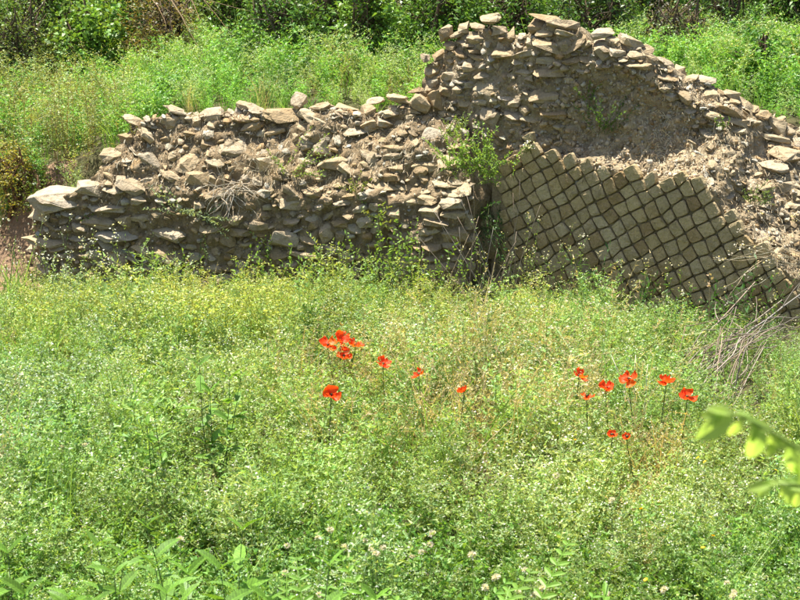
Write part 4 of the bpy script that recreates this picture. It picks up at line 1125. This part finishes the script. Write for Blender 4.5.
def pinnate(px, py, h, L, label, group, n=5):
    """rosette of feathery leaves: every leaf one object with a rachis and paired leaflets"""
    h += .09; top = on_z(px, py, h); base = Vector((top.x, top.y, ground_z(top.x, top.y)))
    root = empty('feathery_weed', base, label, 'weed', group)
    for k in range(n):
        q = QB(); a = k * 6.283 / n + random.gauss(0, .4); d = Vector((math.cos(a) * .55, math.sin(a) * .55 - .05, 1))
        P = curve(Vector((0, 0, 0)), d, h * random.uniform(.95, 1.25), n=9, sag=.10, wob=.03); g = vary((.175, .34, .045), .15)
        for c, e in zip(P, P[1:]): q.strip(c, e, .004, g)
        for i in range(3, 9):
            for f in (.25, .75):
                p = P[i].lerp(P[i + 1], f); ax = (P[i + 1] - P[i]).normalized(); sd = ax.cross(Vector((0, 0, 1))).normalized()
                l = L * .55 * math.sin(math.pi * min(1, (i - 2.2 + f) / 7.6)) ** .6
                for sg in (-1, 1):
                    q.bigleaf(p, (sd * sg + ax * .75).normalized(), sd.cross(ax) * 1, l, l * .34, g, .15, 3)
        mesh_obj('leaf', q.mesh('leaf'), M_LEAF, root)
gp = 'feathery weeds at the near edge of the meadow'
for (px, py, h, L) in [(318, 585, .48, .085), (405, 595, .5, .085), (440, 568, .48, .09), (462, 590, .5, .09), (495, 560, .48, .09), (528, 595, .5, .085), (298, 562, .45, .07), (372, 590, .48, .08), (345, 578, .48, .08), (420, 582, .5, .085), (480, 585, .5, .09), (510, 580, .48, .085), (450, 600, .5, .09), (545, 600, .5, .08)]:
    pinnate(px, py, h, L, 'feathery light green weed with paired leaflets among the near weeds', gp)
# white clover heads and yellow flowers
gw = 'white clover heads in the near weeds'
qh = QB()
for k in range(46):
    d = rdir(-.4, 1); qh.leaf(d * .004, d, rdir(), .0085, .0055, vary((.66, .62, .52), .12))
HEAD = qh.mesh('flower_head')
qy = QB()
for k in range(9):
    a = k * .698; qy.leaf(Vector((0, 0, 0)), Vector((math.cos(a), math.sin(a), .35)).normalized(), Vector((0, 0, 1)), .013, .008, vary((.75, .52, .02), .1))
YHEAD = qy.mesh('flower_head')
def floret(px, py, z, head, s, name, label, group, cat):
    top = on_z(px, py, z); base = Vector((top.x, top.y, ground_z(top.x, top.y)))
    root = empty(name, base, label, cat, group); st = QB()
    st.tube([Vector((0, 0, -.02)), Vector((.006, 0, (top.z - base.z) * .5)), top - base], [.0013, .0012, .001], (.12, .17, .06), 4)
    mesh_obj('stem', st.mesh('stem'), M_LEAF, root)
    o = mesh_obj('flower_head', head, M_LEAF, root); o.location = top - base; o.scale = (s, s, s); o.rotation_euler = (random.gauss(.4, .3), random.gauss(0, .3), random.uniform(0, 6))
for (px, py) in [(318, 538), (371, 550), (376, 554), (383, 548), (365, 541), (421, 552), (412, 557), (432, 534), (472, 555), (497, 577), (485, 588), (495, 578), (518, 592), (287, 546), (319, 595), (285, 573), (534, 595), (606, 594), (727, 583), (734, 592), (733, 596), (344, 548), (430, 545), (612, 500), (556, 476), (330, 530), (145, 470), (85, 445), (62, 447), (525, 570), (543, 588), (664, 590), (180, 540)]:
    floret(px, py, .34, HEAD, random.uniform(.85, 1.3), 'clover_flower', 'round white clover head among the green leaves of the near weeds', gw, 'flower')
for (px, py) in [(641, 509), (713, 536), (703, 548), (705, 462), (698, 458), (646, 580), (776, 470), (575, 440)]:
    floret(px, py, .36, YHEAD, random.uniform(.5, .75), 'yellow_flower', 'small yellow flower among the white-flecked weeds', 'yellow flowers in the meadow', 'flower')

# sapling close to the lens, mostly outside the picture
SX, SY = 0.50, 1.2
sap = empty('sapling', (SX, SY, ground_z(SX, SY)), 'pale green drooping leaves of a sapling close by, out of focus', 'sapling')
sb = QB(); o0 = sap.location.copy()
trunk = [Vector((0, 0, -.03)), Vector((.02, .01, .8)), Vector((.0, .02, 1.4)), Vector((-.02, .0, 1.95)), Vector((-.03, 0, 2.3))]
sb.tube(trunk, [.012, .010, .008, .005, .003], (.16, .14, .08), 8)
mesh_obj('trunk', sb.mesh('trunk', smooth=True), M_BARK, sap)
SL = [big_leaf_mesh(1, .46, (.40, .58, .14), d, .04, 8) for d in (.25, .4, .55)]
M_SAP = leaf_mat('sapling_leaf', trans=0.62, rough=0.5, spec=0.2, tint=(1.15, 1.1, .6))
def frond(pix, Y, n, drop, rise):
    q = QB(); P = [at_y(x, y, Y + dy) - o0 for (x, y, dy) in pix]
    near = min(trunk, key=lambda t: abs(t.z - P[0].z)); q.tube([near] + P, [.0022] + [.0014] * (len(P) - 1) + [.0008], (.25, .36, .08), 6)
    tw = mesh_obj('twig', q.mesh('twig', smooth=True), M_LEAF, sap)
    m = len(P) - 1
    def put(p, dx, dy, k=1.0):
        d = Vector((dx, random.gauss(-.12, .25), -dy)) * (Y / FPX)
        ya = d.normalized(); nz = Vector((random.gauss(0, .45), -.75, .65 + random.gauss(0, .2))); xa = ya.cross(nz).normalized(); nz = xa.cross(ya)
        M4 = Matrix((xa, ya, nz)).transposed().to_4x4() @ Matrix.Scale(d.length * k, 4); M4.translation = p
        o = mesh_obj('leaf', random.choice(SL), M_SAP, tw); o.data.materials[0] = M_SAP; o.matrix_local = M4
    for i in range(n):
        t = (i + .3) / n * m; k = min(int(t), m - 1); p = P[k].lerp(P[k + 1], t - k)
        put(p, random.gauss(-6, 13), drop * random.uniform(.5, 1.2)); put(p, random.gauss(-16, 6), -rise * random.uniform(.3, 1.2), 1.2)
    put(P[-1], -26, 5); put(P[-1], -16, 14)
frond([(850, 476, .04), (800, 450, 0), (775, 434, 0), (750, 420, 0), (726, 412, 0)], 1.1, 10, 36, 12)
frond([(850, 512, .04), (815, 490, 0), (795, 484, 0), (772, 484, 0)], 1.28, 6, 28, 10)
# grey stone lying apart behind the sloping wall end
p, _n = hit(777, 133, BVH_ALL)
st = empty('loose_stone', p, 'angular dark grey stone lying behind the sloping wall end', 'stone')
so = mesh_obj('boulder', STONES[3], M_STONE, st); so.scale = (.15, .14, .11); so.location = (0, .02, .03); so.rotation_euler = (.2, .25, .3)
print('objects', len(bpy.data.objects))
